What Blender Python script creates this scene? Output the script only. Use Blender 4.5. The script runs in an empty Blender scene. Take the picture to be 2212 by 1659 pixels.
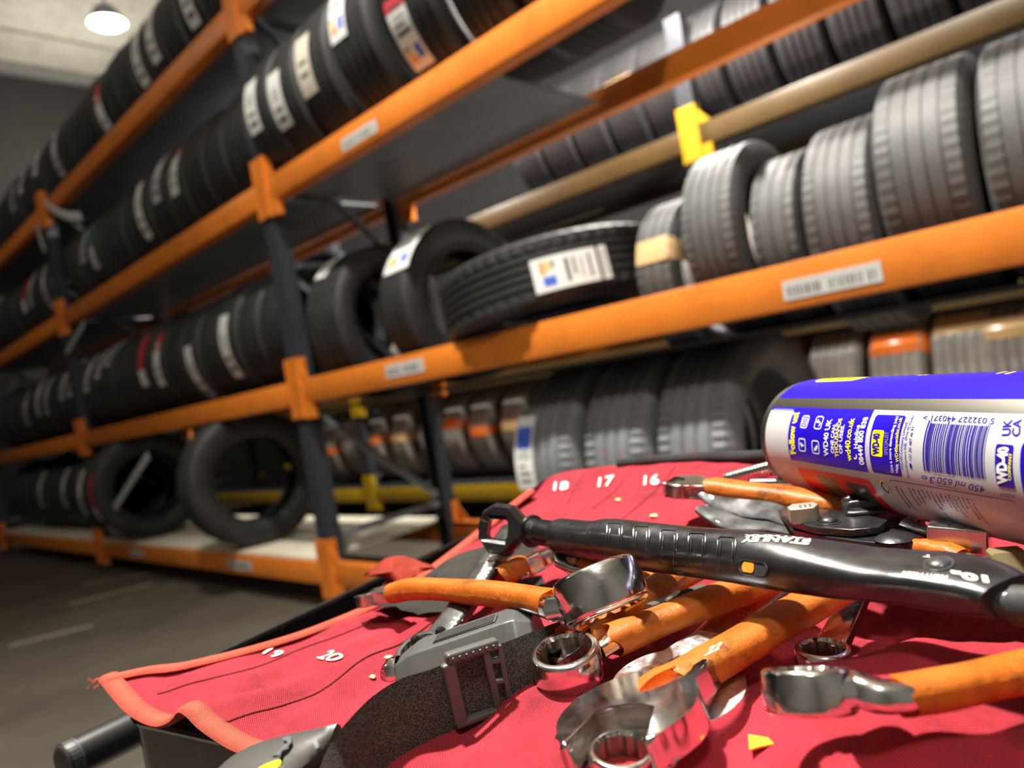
import bpy, bmesh, math, random
from mathutils import Vector, Matrix
from mathutils.bvhtree import BVHTree

random.seed(7)
scene = bpy.context.scene
COL = scene.collection
PI = math.pi

# ------------------------------------------------------------------ camera, world, lamps, exposure
CAM = Vector((2.9949, -1.7153, 0.88))
YAW, PITCH, ROLL = 0.7698, -0.0023, -0.1684
FPX, PW, PH = 1600.0, 2212.0, 1659.0
CF = Vector((-math.sin(YAW) * math.cos(PITCH), math.cos(YAW) * math.cos(PITCH), math.sin(PITCH)))
_r0 = Vector((math.cos(YAW), math.sin(YAW), 0)); _u0 = _r0.cross(CF)
CR = math.cos(ROLL) * _r0 + math.sin(ROLL) * _u0
CU = -math.sin(ROLL) * _r0 + math.cos(ROLL) * _u0
LAT = Vector((math.cos(YAW), math.sin(YAW), 0)); FWD = Vector((-math.sin(YAW), math.cos(YAW), 0)); UP = Vector((0, 0, 1))

cam_data = bpy.data.cameras.new('camera'); cam = bpy.data.objects.new('camera', cam_data); COL.objects.link(cam)
m = Matrix((CR, CU, -CF)).transposed().to_4x4(); m.translation = CAM
cam.matrix_world = m
cam_data.sensor_width = 36; cam_data.lens = 36 * FPX / PW
cam_data.clip_start = 0.01; cam_data.clip_end = 60
cam_data.dof.use_dof = True; cam_data.dof.focus_distance = 0.30; cam_data.dof.aperture_fstop = 8.0
scene.camera = cam

world = bpy.data.worlds.new('garage_air'); scene.world = world; world.use_nodes = True
bg = world.node_tree.nodes['Background']; bg.inputs[0].default_value = (0.75, 0.85, 1.0, 1); bg.inputs[1].default_value = 0.06
scene.view_settings.view_transform = 'Standard'; scene.view_settings.look = 'None'
scene.view_settings.gamma = 1.0; scene.view_settings.use_curve_mapping = False
scene.view_settings.exposure = -0.1


def lamp(name, loc, target, power, size, col=(1, 0.95, 0.88), spread=180):
    d = bpy.data.lights.new(name, 'AREA'); d.shape = 'DISK'; d.size = size; d.energy = power; d.color = col
    d.spread = math.radians(spread)
    o = bpy.data.objects.new(name, d); COL.objects.link(o); o.location = loc
    o.rotation_euler = (Vector(target) - Vector(loc)).to_track_quat('-Z', 'Y').to_euler()
    return o


def wl(l, f, u):            # metres right of / ahead of / above the camera's place
    return CAM + LAT * l + FWD * f + UP * u


def bulb(name, loc, power, size=.2, col=(1, .95, .87)):
    d = bpy.data.lights.new(name, 'POINT'); d.energy = power; d.shadow_soft_size = size; d.color = col
    o = bpy.data.objects.new(name, d); COL.objects.link(o); o.location = loc
    return o


KEY = wl(-0.75, 1.35, 4.1)
lamp('high_bay_light', KEY, CAM + FWD * .3, 330, 0.26, (1, 0.95, 0.86), 118)
bulb('high_bay_light', (4.3, -3.0, 4.3), 330)
bulb('high_bay_light', (-3.0, -3.2, 4.7), 35)
bulb('aisle_light', (1.3, 1.14, 2.75), 280, .1)
bulb('aisle_light', (-.9, 1.14, 2.75), 280, .1)
bulb('added_fill_light', (2.0, 1.0, 1.22), 16, .05)  # unseen bulb added to brighten the worn tyres on the rear rack
bulb('high_bay_light', (-6.2, 1.5, 4.4), 100)

# ------------------------------------------------------------------ helpers


def ray(x, y):
    return CF + CR * ((x - PW / 2) / FPX) + CU * ((PH / 2 - y) / FPX)


def at(x, y, h):            # the point h metres above the camera's height seen at a photo position
    r = ray(x, y); return CAM + r * (h / r.z)


def dep(x, y, d):
    return CAM + ray(x, y) * d


def aty(x, y, Y):
    r = ray(x, y); return CAM + r * ((Y - CAM.y) / r.y)


_mats = {}


def mat(name, col=(.5, .5, .5), rough=.5, metal=0.0, spec=0.5, emit=None, estr=0, trans=0, coat=0):
    if name in _mats: return _mats[name]
    M = bpy.data.materials.new(name); M.use_nodes = True
    b = M.node_tree.nodes['Principled BSDF']
    b.inputs['Base Color'].default_value = (*col, 1); b.inputs['Roughness'].default_value = rough
    b.inputs['Metallic'].default_value = metal; b.inputs['Specular IOR Level'].default_value = spec
    b.inputs['Coat Weight'].default_value = coat
    if trans: b.inputs['Transmission Weight'].default_value = trans
    if emit: b.inputs['Emission Color'].default_value = (*emit, 1); b.inputs['Emission Strength'].default_value = estr
    _mats[name] = M
    return M


class NT:                   # short node-tree writer
    def __init__(s, M): s.t = M.node_tree; s.b = s.t.nodes['Principled BSDF']
    def n(s, typ, **kw):
        x = s.t.nodes.new(typ)
        for k, v in kw.items():
            if k.startswith('i_'): x.inputs[k[2:].replace('_', ' ')].default_value = v
            else: setattr(x, k, v)
        return x
    def l(s, a, b): s.t.links.new(a, b)
    def coord(s, what='Object'): return s.n('ShaderNodeTexCoord').outputs[what]
    def noise(s, vec, scale, detail=4, rough=.55):
        x = s.n('ShaderNodeTexNoise'); x.inputs['Scale'].default_value = scale; x.inputs['Detail'].default_value = detail
        x.inputs['Roughness'].default_value = rough
        if vec: s.l(vec, x.inputs['Vector'])
        return x.outputs['Fac']
    def ramp(s, fac, stops):
        x = s.n('ShaderNodeValToRGB'); cr = x.color_ramp
        while len(cr.elements) < len(stops): cr.elements.new(.5)
        for e, (p, c) in zip(cr.elements, stops):
            e.position = p; e.color = (*c, 1) if len(c) == 3 else c
        s.l(fac, x.inputs[0]); return x.outputs[0]
    def mix(s, fac, a, b, mode='MIX'):
        x = s.n('ShaderNodeMix', data_type='RGBA', blend_type=mode)
        for v, i in ((fac, 0), (a, 6), (b, 7)):
            if hasattr(v, 'links'): s.l(v, x.inputs[i])
            else: x.inputs[i].default_value = v if i == 0 else (*v, 1)
        return x.outputs[2]
    def math(s, op, a, b=None):
        x = s.n('ShaderNodeMath', operation=op)
        for i, v in enumerate((a, b)):
            if v is None: continue
            if hasattr(v, 'links'): s.l(v, x.inputs[i])
            else: x.inputs[i].default_value = v
        return x.outputs[0]
    def bump(s, h, strength=.5, dist=.001):
        x = s.n('ShaderNodeBump'); x.inputs['Strength'].default_value = strength; x.inputs['Distance'].default_value = dist
        s.l(h, x.inputs['Height']); s.l(x.outputs[0], s.b.inputs['Normal'])
    def scale(s, vec, sc):
        x = s.n('ShaderNodeMapping'); x.inputs['Scale'].default_value = sc; s.l(vec, x.inputs[0]); return x.outputs[0]


def link(name, me, parent=None):
    o = bpy.data.objects.new(name, me); COL.objects.link(o)
    if parent: o.parent = parent
    return o


def world_of(o):            # a part's frame, without waiting for a scene update
    return o.matrix_basis.copy() if o.parent is None else world_of(o.parent) @ o.matrix_parent_inverse @ o.matrix_basis


def finish(bm, name, mats, parent=None, smooth=True, angle=40, recalc=True, wn=False):
    """links a bmesh given in world coordinates; under a parent it is moved into the parent's frame"""
    if recalc: bmesh.ops.recalc_face_normals(bm, faces=bm.faces)
    if parent is not None: bm.transform(world_of(parent).inverted())
    me = bpy.data.meshes.new(name); bm.to_mesh(me); bm.free()
    for M in (mats if isinstance(mats, (list, tuple)) else [mats]): me.materials.append(M)
    if smooth:
        me.shade_smooth()
        if angle: me.set_sharp_from_angle(angle=math.radians(60 if wn else angle))
    o = link(name, me, parent)
    if wn:
        w = o.modifiers.new('even_normals', 'WEIGHTED_NORMAL'); w.weight = 100; w.keep_sharp = False
    return o


def tag(o, label, cat, group=None, kind=None):
    o['label'] = label; o['category'] = cat
    if group: o['group'] = group
    if kind: o['kind'] = kind
    return o


def thing(name, label, cat, loc=(0, 0, 0), group=None):
    o = bpy.data.objects.new(name, None); COL.objects.link(o)
    o.empty_display_size = .05; o.location = loc; o.matrix_world = Matrix.Translation(loc)
    return tag(o, label, cat, group)


def structure(o): o['kind'] = 'structure'; return o


def box(bm, c, s, R=None, bevel=0, seg=1, mi=0):
    r = bmesh.ops.create_cube(bm, size=1)
    vs = r['verts']
    M = Matrix.Translation(c) @ (R.to_4x4() if R else Matrix()) @ Matrix.Diagonal((*s, 1))
    bmesh.ops.transform(bm, matrix=M, verts=vs)
    fs = list({f for v in vs for f in v.link_faces})
    for f in fs: f.material_index = mi
    if bevel:
        es = list({e for v in vs for e in v.link_edges})
        bmesh.ops.bevel(bm, geom=es, offset=bevel, segments=seg, affect='EDGES', profile=.5)


def basis(x, up=UP):        # rotation whose X runs along x and whose Z leans to up
    x = x.normalized(); y = up.cross(x).normalized(); z = x.cross(y)
    return Matrix((x, y, z)).transposed()


def sweep(bm, pts, prof, n=16, ups=None, p=2.0, caps=True, mi=0, uvl=None):
    """tube through pts; prof[i]=(half width, half height); p is the superellipse power"""
    N = len(pts); rings = []
    for i in range(N):
        t = (pts[min(i + 1, N - 1)] - pts[max(i - 1, 0)])
        u = (ups[i] if isinstance(ups, list) else ups) or UP
        B = basis(t, u); y, z = B.col[1], B.col[2]
        w, h = prof[i] if isinstance(prof, list) else prof
        ring = []
        for k in range(n):
            a = 2 * PI * k / n; c, s = math.cos(a), math.sin(a)
            cx = math.copysign(abs(c) ** (2 / p), c); sx = math.copysign(abs(s) ** (2 / p), s)
            ring.append(bm.verts.new(pts[i] + y * (w * cx) + z * (h * sx)))
        rings.append(ring)
    for a, b in zip(rings, rings[1:]):
        for k in range(n):
            f = bm.faces.new((a[k], a[(k + 1) % n], b[(k + 1) % n], b[k])); f.material_index = mi
    if caps:
        for r in (rings[0], rings[-1]):
            f = bm.faces.new(r); f.material_index = mi
    return rings


def curve_pts(P_, n):
    d = [0]
    for a, b in zip(P_, P_[1:]): d.append(d[-1] + (b - a).length)
    o = []
    for i in range(n):
        t = d[-1] * i / (n - 1); k = 0
        while k < len(P_) - 2 and d[k + 1] < t: k += 1
        u = (t - d[k]) / max(d[k + 1] - d[k], 1e-9)
        p0 = P_[max(k - 1, 0)]; p1 = P_[k]; p2 = P_[k + 1]; p3 = P_[min(k + 2, len(P_) - 1)]
        o.append(.5 * ((2 * p1) + (p2 - p0) * u + (2 * p0 - 5 * p1 + 4 * p2 - p3) * u * u + (3 * p1 - p0 - 3 * p2 + p3) * u ** 3))
    return o


NU, NV = 170, 170


def revolve(bm, prof, M, n=48, closed=False, mi=0):
    """prof: list of (radius or function of angle, height) turned about the Z axis of M"""
    rings = []
    for r, z in prof:
        rings.append([bm.verts.new(M @ Vector(((r(2 * PI * k / n) if callable(r) else r) * math.cos(2 * PI * k / n),
                     (r(2 * PI * k / n) if callable(r) else r) * math.sin(2 * PI * k / n), z))) for k in range(n)])
    pairs = list(zip(rings, rings[1:])) + ([(rings[-1], rings[0])] if closed else [])
    for a, b in pairs:
        for k in range(n):
            f = bm.faces.new((a[k], a[(k + 1) % n], b[(k + 1) % n], b[k])); f.material_index = mi
    return rings


def prism(bm, outline, z0, z1, M, bevel=0, seg=2, mi=0):
    """2-D outline given thickness z0..z1 in the frame M, its rims rounded"""
    lo = [bm.verts.new(M @ Vector((x, y, z0))) for x, y in outline]
    hi = [bm.verts.new(M @ Vector((x, y, z1))) for x, y in outline]
    n = len(outline)
    top = bm.faces.new(hi); bot = bm.faces.new(list(reversed(lo)))
    fs = [top, bot]
    for i in range(n): fs.append(bm.faces.new((lo[i], lo[(i + 1) % n], hi[(i + 1) % n], hi[i])))
    for f in fs: f.material_index = mi
    if bevel:
        es = list(top.edges) + list(bot.edges)
        bmesh.ops.bevel(bm, geom=es, offset=bevel, segments=seg, affect='EDGES', profile=.5)


def frame(o, x, z):         # matrix with origin o, X along x, Z leaning to z
    M = basis(x, z).to_4x4(); M.translation = o; return M


def text_bm(s, bold=0.0, extrude=0):
    cu = bpy.data.curves.new('t', 'FONT'); cu.body = s; cu.size = 1; cu.offset = bold; cu.extrude = extrude; cu.resolution_u = 4
    ob = bpy.data.objects.new('t', cu)
    me = bpy.data.meshes.new_from_object(ob)
    bm = bmesh.new(); bm.from_mesh(me)
    bpy.data.objects.remove(ob); bpy.data.curves.remove(cu); bpy.data.meshes.remove(me)
    return bm


def add_text(bm, s, o, xd, yd, bold=0.0, mi=0, cap=0.73, fn=None, fine=0):
    """flat lettering: the line starts at o, fills the vector xd, capitals are yd tall; fn may bend the points"""
    t = text_bm(s, bold)
    if not t.verts: return
    if fine:
        bmesh.ops.triangulate(t, faces=t.faces[:]); bmesh.ops.subdivide_edges(t, edges=t.edges[:], cuts=fine)
    x0 = min(v.co.x for v in t.verts); x1 = max(v.co.x for v in t.verts)
    mp = {}
    for v in t.verts:
        q = o + xd * ((v.co.x - x0) / max(x1 - x0, 1e-6)) + yd * (v.co.y / cap)
        mp[v] = bm.verts.new(fn(q) if fn else q)
    for f in t.faces:
        try: g = bm.faces.new([mp[v] for v in f.verts]); g.material_index = mi
        except ValueError: pass
    t.free()


# ------------------------------------------------------------------ materials


def m_rubber(name, c0, c1, rough=.55):
    M = mat(name, c0, rough, 0, .4); t = NT(M)
    v = t.coord('Object'); f = t.noise(v, 9, 5)
    t.l(t.ramp(f, [(.3, c0), (.7, c1)]), t.b.inputs['Base Color'])
    t.bump(t.noise(v, 160, 3), .25, .002)
    return M


RUB_NEW = m_rubber('new_tyre_rubber', (.014, .014, .015), (.027, .027, .028))
RUB_MID = m_rubber('dusty_tyre_rubber', (.07, .07, .07), (.115, .115, .115), .55)
RUB_OLD = m_rubber('worn_tyre_rubber', (.22, .215, .20), (.34, .33, .30), .6)
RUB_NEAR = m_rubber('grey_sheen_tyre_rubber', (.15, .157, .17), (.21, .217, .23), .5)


def m_paint(name, c, rough=.38, wear=.12):
    M = mat(name, c, rough, 0, .5); t = NT(M); v = t.coord('Object')
    f = t.noise(v, 6, 6, .65)
    t.l(t.ramp(f, [(.25, tuple(x * .72 for x in c)), (.5, c), (.8, tuple(min(1, x * 1.1) for x in c))]), t.b.inputs['Base Color'])
    t.bump(t.noise(v, 300, 2), .08, .001)
    return M


ORANGE = m_paint('orange_rack_paint', (.73, .205, .024))
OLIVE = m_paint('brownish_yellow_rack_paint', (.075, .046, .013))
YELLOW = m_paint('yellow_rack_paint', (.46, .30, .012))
POST = m_paint('dark_blue_grey_post_paint', (.035, .04, .05))
GALV = m_paint('grey_brace_steel', (.17, .19, .21), .45)
CREAM = m_paint('pale_shelf_board', (.72, .66, .52), .7)
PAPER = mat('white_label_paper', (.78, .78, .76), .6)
PAPER_DIM = mat('grey_white_label_paper', (.5, .5, .48), .6)
INK = mat('grey_black_print', (.06, .06, .07), .6)
L_RED = mat('red_label_print', (.55, .04, .05), .6)
L_BLUE = mat('blue_label_print', (.05, .12, .6), .6)
L_YEL = mat('yellow_label_print', (.75, .5, .02), .6)
L_ORG = mat('orange_label_print', (.85, .3, .08), .6)
L_GRN = mat('green_label_print', (.05, .2, .14), .6)
TAPE_O = mat('glossy_orange_tape', (.85, .2, .03), .25, 0, .5)
TAPE_G = mat('glossy_tan_tape', (.62, .42, .2), .25, 0, .5)


def m_chrome(name='chrome', base=(.76, .76, .77), rough=.13):
    M = mat(name, base, rough, 1.0); t = NT(M); v = t.coord('Object')
    f = t.noise(v, 60, 6, .7)
    t.l(t.ramp(f, [(.25, (base[0] * .86, base[1] * .85, base[2] * .83)), (.6, base)]), t.b.inputs['Base Color'])
    t.l(t.ramp(t.noise(t.scale(v, (200, 200, 900)), 1, 4), [(.35, (rough * .85,) * 3), (.75, (rough * 1.5,) * 3)]), t.b.inputs['Roughness'])
    t.bump(t.noise(v, 90, 2), .018, .001)
    return M


CHROME = m_chrome()
CHROME_D = m_chrome('scuffed_chrome', (.55, .55, .56), .22)
BRUSHED = m_chrome('scratched_bright_chrome', (.80, .81, .83), .30)
GRIMY = m_chrome('grimy_socket_steel', (.30, .25, .2), .42)


def m_sleeve():
    M = mat('orange_heat_shrink', (.8, .27, .04), .42, 0, .5); t = NT(M); v = t.coord('Object')
    f = t.noise(v, 38, 6, .6); g = t.noise(v, 420, 3)
    c = t.ramp(f, [(.25, (.36, .09, .010)), (.45, (.70, .20, .018)), (.75, (.80, .28, .05))])
    c = t.mix(t.ramp(t.noise(v, 26, 9, .78), [(.56, (0, 0, 0)), (.70, (1, 1, 1))]), c, (.085, .035, .015))
    c = t.mix(t.math('MULTIPLY', g, .35), c, (.45, .14, .02))
    t.l(c, t.b.inputs['Base Color'])
    w = t.noise(t.scale(v, (260, 260, 90)), 1, 5, .7)
    t.bump(t.math('ADD', t.math('MULTIPLY', f, 1.8), t.math('ADD', t.math('MULTIPLY', g, .35), t.math('MULTIPLY', w, .7))), .5, .0012)
    return M


SLEEVE = m_sleeve()
SLEEVE_IN = mat('bright_orange_sleeve_lining', (.85, .22, .01), .5)


def m_black(name='black_oxide_steel', base=(.010, .010, .011), rough=.24, chips=(.26, .24, .20), amount=.735):
    M = mat(name, base, rough, 0, .6, coat=.12); t = NT(M); v = t.coord('Object')
    f = t.noise(v, 90, 8, .75)
    t.l(t.ramp(f, [(amount, base), (amount + .05, chips)]), t.b.inputs['Base Color'])
    t.l(t.ramp(t.noise(v, 60, 4), [(.3, (rough * .7,) * 3), (.7, (rough * 1.7,) * 3)]), t.b.inputs['Roughness'])
    t.bump(t.noise(v, 240, 4), .12, .0006)
    return M


BLACK = m_black()
BLACK_T = m_black('black_painted_tray', (.008, .008, .008), .14, (.045, .043, .038), .60)
DIPPED = m_black('black_dipped_grip', (.006, .005, .005), .55, (.02, .02, .02), .7)
WHITEMARK = mat('worn_cream_print', (.62, .57, .48), .6)


def m_cloth(name, c, dark, period=.00115, strength=.9):
    M = mat(name, c, .85, 0, .25); t = NT(M)
    uv = t.coord('UV'); sx = t.n('ShaderNodeSeparateXYZ'); t.l(uv, sx.inputs[0])
    k = 2 * PI / period
    a = t.math('SINE', t.math('MULTIPLY', sx.outputs[0], k)); b = t.math('SINE', t.math('MULTIPLY', sx.outputs[1], k))
    h = t.math('MULTIPLY', a, b)
    h2 = t.math('ADD', t.math('MULTIPLY', h, .5), .5)
    o = t.coord('Object')
    col = t.ramp(h2, [(.12, tuple(x * .34 for x in c)), (.50, c), (.85, tuple(min(1, x * 1.25 + .02) for x in c))])
    grime = t.ramp(t.noise(o, 30, 8, .7), [(.40, (0, 0, 0)), (.68, (.8, .8, .8))])
    col = t.mix(grime, col, dark)
    t.l(col, t.b.inputs['Base Color']); t.bump(h2, strength, .0008)
    return M


RED = m_cloth('red_nylon_weave', (.53, .026, .046), (.15, .013, .02))
RED_HEM = m_cloth('faded_orange_red_binding', (.74, .10, .06), (.40, .06, .035), .0011)
GREYWEB = m_cloth('grey_black_webbing', (.10, .095, .085), (.05, .045, .04), .0013)
BLACKHEM = m_cloth('black_edge_binding', (.05, .05, .05), (.02, .02, .02), .0013)
THREAD = mat('dark_red_stitching', (.16, .01, .015), .9)
NUMW = mat('worn_white_print', (.75, .66, .58), .7)


def m_foam():
    M = mat('charcoal_elastic', (.05, .045, .04), .95, 0, .1); t = NT(M); v = t.coord('Object')
    f = t.noise(v, 1600, 2); t.l(t.ramp(f, [(.35, (.045, .041, .037)), (.7, (.19, .175, .155))]), t.b.inputs['Base Color'])
    t.bump(f, .8, .0007); return M


ELASTIC = m_foam()
GREYPL = m_paint('grey_torch_plastic', (.062, .064, .062), .38)
DARKPL = m_paint('dark_grey_plastic', (.075, .075, .07), .38)
GLASS = mat('clear_lens', (1, 1, 1), .03, 0, .5, trans=1.0)
LIME = mat('lime_yellow_button', (.75, .85, .0), .4)

# ------------------------------------------------------------------ room shell
def m_floor():
    M = mat('oil_darkened_concrete', (.06, .052, .042), .55, 0, .4); t = NT(M); v = t.coord('Object')
    f = t.noise(v, 1.3, 8, .6); g = t.noise(v, 14, 6, .6)
    c = t.ramp(f, [(.3, (.048, .040, .031)), (.55, (.095, .080, .060)), (.75, (.14, .124, .09))])
    c = t.mix(t.math('MULTIPLY', g, .5), c, (.075, .064, .05))
    t.l(c, t.b.inputs['Base Color']); t.bump(g, .2, .003); return M


FLOORM = m_floor()
WALLM = m_paint('grey_cladding', (.20, .195, .18), .7)
CEILM = m_paint('beige_ceiling_panels', (.62, .58, .48), .8)
DARKW = m_paint('dark_cladding', (.045, .045, .05), .8)


def slab(name, c, s, M):
    bm = bmesh.new(); box(bm, Vector(c), Vector(s)); return structure(finish(bm, name, M, smooth=False))


XL, XR, YF, YB, ZC = -7.5, 8.0, -6.5, 4.2, 5.88
slab('floor', ((XL + XR) / 2, (YF + YB) / 2, -.05), (XR - XL, YB - YF, .1), FLOORM)
slab('ceiling', ((XL + XR) / 2, (YF + YB) / 2, ZC + .05), (XR - XL, YB - YF, .1), CEILM)
slab('wall_left', (XL - .05, (YF + YB) / 2, ZC / 2), (.1, YB - YF, ZC), m_paint('brown_black_cladding', (.022, .019, .016), .8))
slab('wall_right', (XR + .05, (YF + YB) / 2, ZC / 2), (.1, YB - YF, ZC), WALLM)
slab('wall_back', ((XL + XR) / 2, YB + .05, ZC / 2), (XR - XL, .1, ZC), DARKW)
slab('wall_front', ((XL + XR) / 2, YF - .05, ZC / 2), (XR - XL, .1, ZC), WALLM)
slab('trim_1', (XL + .06, (YF + YB) / 2, ZC - .07), (.12, YB - YF, .14), WALLM)          # wall-head angle under the ceiling
for k in range(9):                                                                    # seams of the ceiling panels
    slab('trim_%d' % (k + 2), (XL + .9 + k * 1.6, (YF + YB) / 2, ZC - .006), (.035, YB - YF, .012), WALLM)
STRIPE = m_paint('pale_cream_floor_stripe', (.30, .27, .20), .7)  # thin pale cream strips laid flat on the floor
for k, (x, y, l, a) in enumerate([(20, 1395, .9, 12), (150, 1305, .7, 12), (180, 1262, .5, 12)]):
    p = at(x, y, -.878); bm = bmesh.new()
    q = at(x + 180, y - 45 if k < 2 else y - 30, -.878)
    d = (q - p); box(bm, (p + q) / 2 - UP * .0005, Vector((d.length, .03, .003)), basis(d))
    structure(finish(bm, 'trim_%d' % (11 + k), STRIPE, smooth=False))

# ------------------------------------------------------------------ pallet racking
LV = [2.716, 1.900, 0.993, 0.172]          # beam centre heights, top to bottom
LVN = ['top', 'second', 'third', 'bottom']
BH, PITCHX = .108, 3.2


def rack(label, y0, y1, xs, lv, beam_mat, conn_mat, top, deck=None, labels=()):
    R = thing('pallet_rack', label, 'rack', (xs[0], y0, 0))
    for x in xs:
        for y, s in ((y0, 1), (y1, -1)):
            bm = bmesh.new()                       # open channel post with punched front
            box(bm, Vector((x, y + s * .005, top / 2)), Vector((.085, .004, top)))
            for e in (-1, 1): box(bm, Vector((x + e * .041, y + s * .04, top / 2)), Vector((.004, .07, top)))
            for e in (-1, 1): box(bm, Vector((x + e * .03, y + s * .075, top / 2)), Vector((.024, .004, top)))
            box(bm, Vector((x, y + s * .035, .004)), Vector((.13, .12, .008)))
            up = finish(bm, 'upright', POST, R, smooth=False)
            for zl in lv:
                bm = bmesh.new()                  # wrap-round end connector, gusset and locking tab
                box(bm, Vector((x, y - s * .004, zl + .02)), Vector((.10, .008, .27)), bevel=.002)
                for e in (-1, 1): box(bm, Vector((x + e * .048, y + s * .014, zl + .02)), Vector((.006, .05, .27)))
                prism(bm, [(.05, -.12), (.105, -.12), (.105, -.05), (.05, -.05)], 0, .035, Matrix.Translation((x, y - s * .004 + (0 if s > 0 else -.03), zl)) @ Matrix(((1, 0, 0, 0), (0, 0, 1, 0), (0, 1, 0, 0), (0, 0, 0, 1))))
                prism(bm, [(.05, .054), (.115, .054), (.05, .13)], 0, .006, Matrix.Translation((x, y, zl)) @ Matrix(((1, 0, 0, 0), (0, 0, 1, 0), (0, 1, 0, 0), (0, 0, 0, 1))))
                finish(bm, 'beam_connector', conn_mat, R, smooth=False)
        # frame bracing between the front and the rear post
        z = .33; up_ = True
        while z + .58 < top:
            for (za, zb) in ((z, z), (z + .02, z + .58)):
                bm = bmesh.new(); a = Vector((x, y0 + .05, zb)); b = Vector((x, y1 - .05, za))
                box(bm, (a + b) / 2, Vector(((b - a).length, .026, .032)), basis(b - a, Vector((1, 0, 0))))
                finish(bm, 'frame_brace', GALV, R, smooth=False)
            z += .62
    beams = {}
    for xa, xb in zip(xs, xs[1:]):
        for y, s in ((y0, 1), (y1, -1)):
            for k, zl in enumerate(lv):
                bm = bmesh.new(); L = xb - xa - .09; cx = (xa + xb) / 2
                box(bm, Vector((cx, y + s * .022, zl)), Vector((L, .044, BH)), bevel=.004, seg=2)
                box(bm, Vector((cx, y + s * .052, zl - .02)), Vector((L, .018, BH - .04)))      # stepped inner ledge
                beams[(xa, s, k)] = finish(bm, 'beam', conn_mat if k == len(lv) - 1 else beam_mat, R, angle=30)
        for k, zl in enumerate(lv[:-1]):
            dz = -.092 if (k == 2 and xa == 0) else 0
            x1 = xa + 1.36 if (k == 1 and xa == 0) else xb - .05
            bm = bmesh.new(); box(bm, Vector(((xa + .05 + x1) / 2, (y0 + y1) / 2, zl + BH / 2 - .056 + dz)), Vector((x1 - xa - .05, y1 - y0 - .15, .012)))
            finish(bm, 'shelf_sheet', GALV if k < 2 else POST, R, smooth=False)
        if deck:
            n = 4; w = (xb - xa - .1) / n
            for i in range(n):
                if xa == 0 and i in (0, 3): continue          # the right bay is boarded only under its three tyres
                bm = bmesh.new()
                box(bm, Vector((xa + .05 + w * (i + .5), (y0 + y1) / 2, lv[-1] + BH / 2 + .006)), Vector((w - .006, y1 - y0 - .01, .012)))
                finish(bm, 'deck_board', CREAM if y0 == 0 else POST, R, smooth=False)
    for xa, s, k, x0, x1, h, dz in labels:
        bm = bmesh.new(); z = lv[k] + dz; yy = y0 - .0012
        box(bm, Vector(((x0 + x1) / 2, yy, z)), Vector((x1 - x0, .0016, h)))
        b = finish(bm, 'barcode_label', PAPER_DIM, R, smooth=False)
        r = random.Random(int(x0 * 100)); W = x1 - x0
        bm = bmesh.new(); x = x0 + W * .06        # bars, thin ink strips on the paper (a code, no readable words)
        while x < x1 - W * .05:
            w = r.choice((.002, .003, .005))
            if not (.40 < (x - x0) / W < .46 or .84 < (x - x0) / W < .88):
                box(bm, Vector((x, yy - .0011, z - .003)), Vector((w, .0006, h * .5)))
            x += w + r.choice((.003, .004, .006))
        o = finish(bm, 'barcode_print', mat('faded_grey_print', (.10, .095, .09), .6), b, smooth=False); o['kind'] = 'stuff'
    return R


rack('orange and dark blue pallet rack of new tyres along the aisle', 0, .77, [-6.4, -3.2, 0.0, 3.2], LV, ORANGE, ORANGE, 2.87, True,
     [(0, 1, 1, .645, .875, .045, -.01), (0, 1, 2, .68, .91, .05, .005), (0, 1, 2, 2.26, 2.48, .045, -.01),
      (-3.2, 1, 3, -2.54, -2.3, .045, -.005), (-3.2, 1, 3, -1.0, -.74, .05, -.005)])
LVR = [1.90, 0.93, .19]
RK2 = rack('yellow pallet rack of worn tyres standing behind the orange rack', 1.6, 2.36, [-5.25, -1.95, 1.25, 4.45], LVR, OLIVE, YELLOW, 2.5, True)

# ------------------------------------------------------------------ tyres


def tyre_bm(R, w, rim, segs=72, sipes=False, grooves=4, fine=1.0):
    hw = w / 2; sh = .013
    pr = [(rim, -hw * .62), (rim + .008, -hw * .80), (rim + .022, -hw * .86), (rim + .03, -hw * .93), (rim + (R - rim) * .45, -hw * 1.0),
          (R - .045, -hw * .99), (R - .022, -hw * .95), (R - .008, -hw * .87)]
    span = hw * .82
    xs = []
    g = [(-.62 + 1.24 * i / (grooves - 1)) * span for i in range(grooves)]
    xs.append((R - .001, -span))
    for q in g:
        xs += [(R, q - .0065 * fine), (R - .0075 * fine, q - .004 * fine), (R - .0075 * fine, q + .004 * fine), (R, q + .0065 * fine)]
    xs.append((R - .001, span))
    left = pr; right = [(r, -x) for r, x in reversed(pr)]
    tread0 = len(left); prof = left + xs + right; tread1 = tread0 + len(xs)
    prof = prof + [(rim + .012, hw * .5), (rim + (R - rim) * .45, hw * .80), (R - .03, hw * .7), (R - .024, 0), (R - .03, -hw * .7), (rim + (R - rim) * .45, -hw * .80), (rim + .012, -hw * .5)]
    bm = bmesh.new(); rings = []
    for j, (r, x) in enumerate(prof):
        ring = []
        for k in range(segs):
            a = 2 * PI * k / segs; rr = r
            if sipes and (j in (tread0, tread0 + 1, tread1 - 1, tread1 - 2, tread0 - 1, tread1)) and k % 3 == 0: rr = r - .007 * fine ** 1.3
            ring.append(bm.verts.new((x, -rr * math.cos(a), rr * math.sin(a))))
        rings.append(ring)
    n = len(rings)
    for i in range(n):
        a, b = rings[i], rings[(i + 1) % n]
        for k in range(segs): bm.faces.new((a[k], a[(k + 1) % segs], b[(k + 1) % segs], b[k]))
    bmesh.ops.recalc_face_normals(bm, faces=bm.faces)
    return bm


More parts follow.
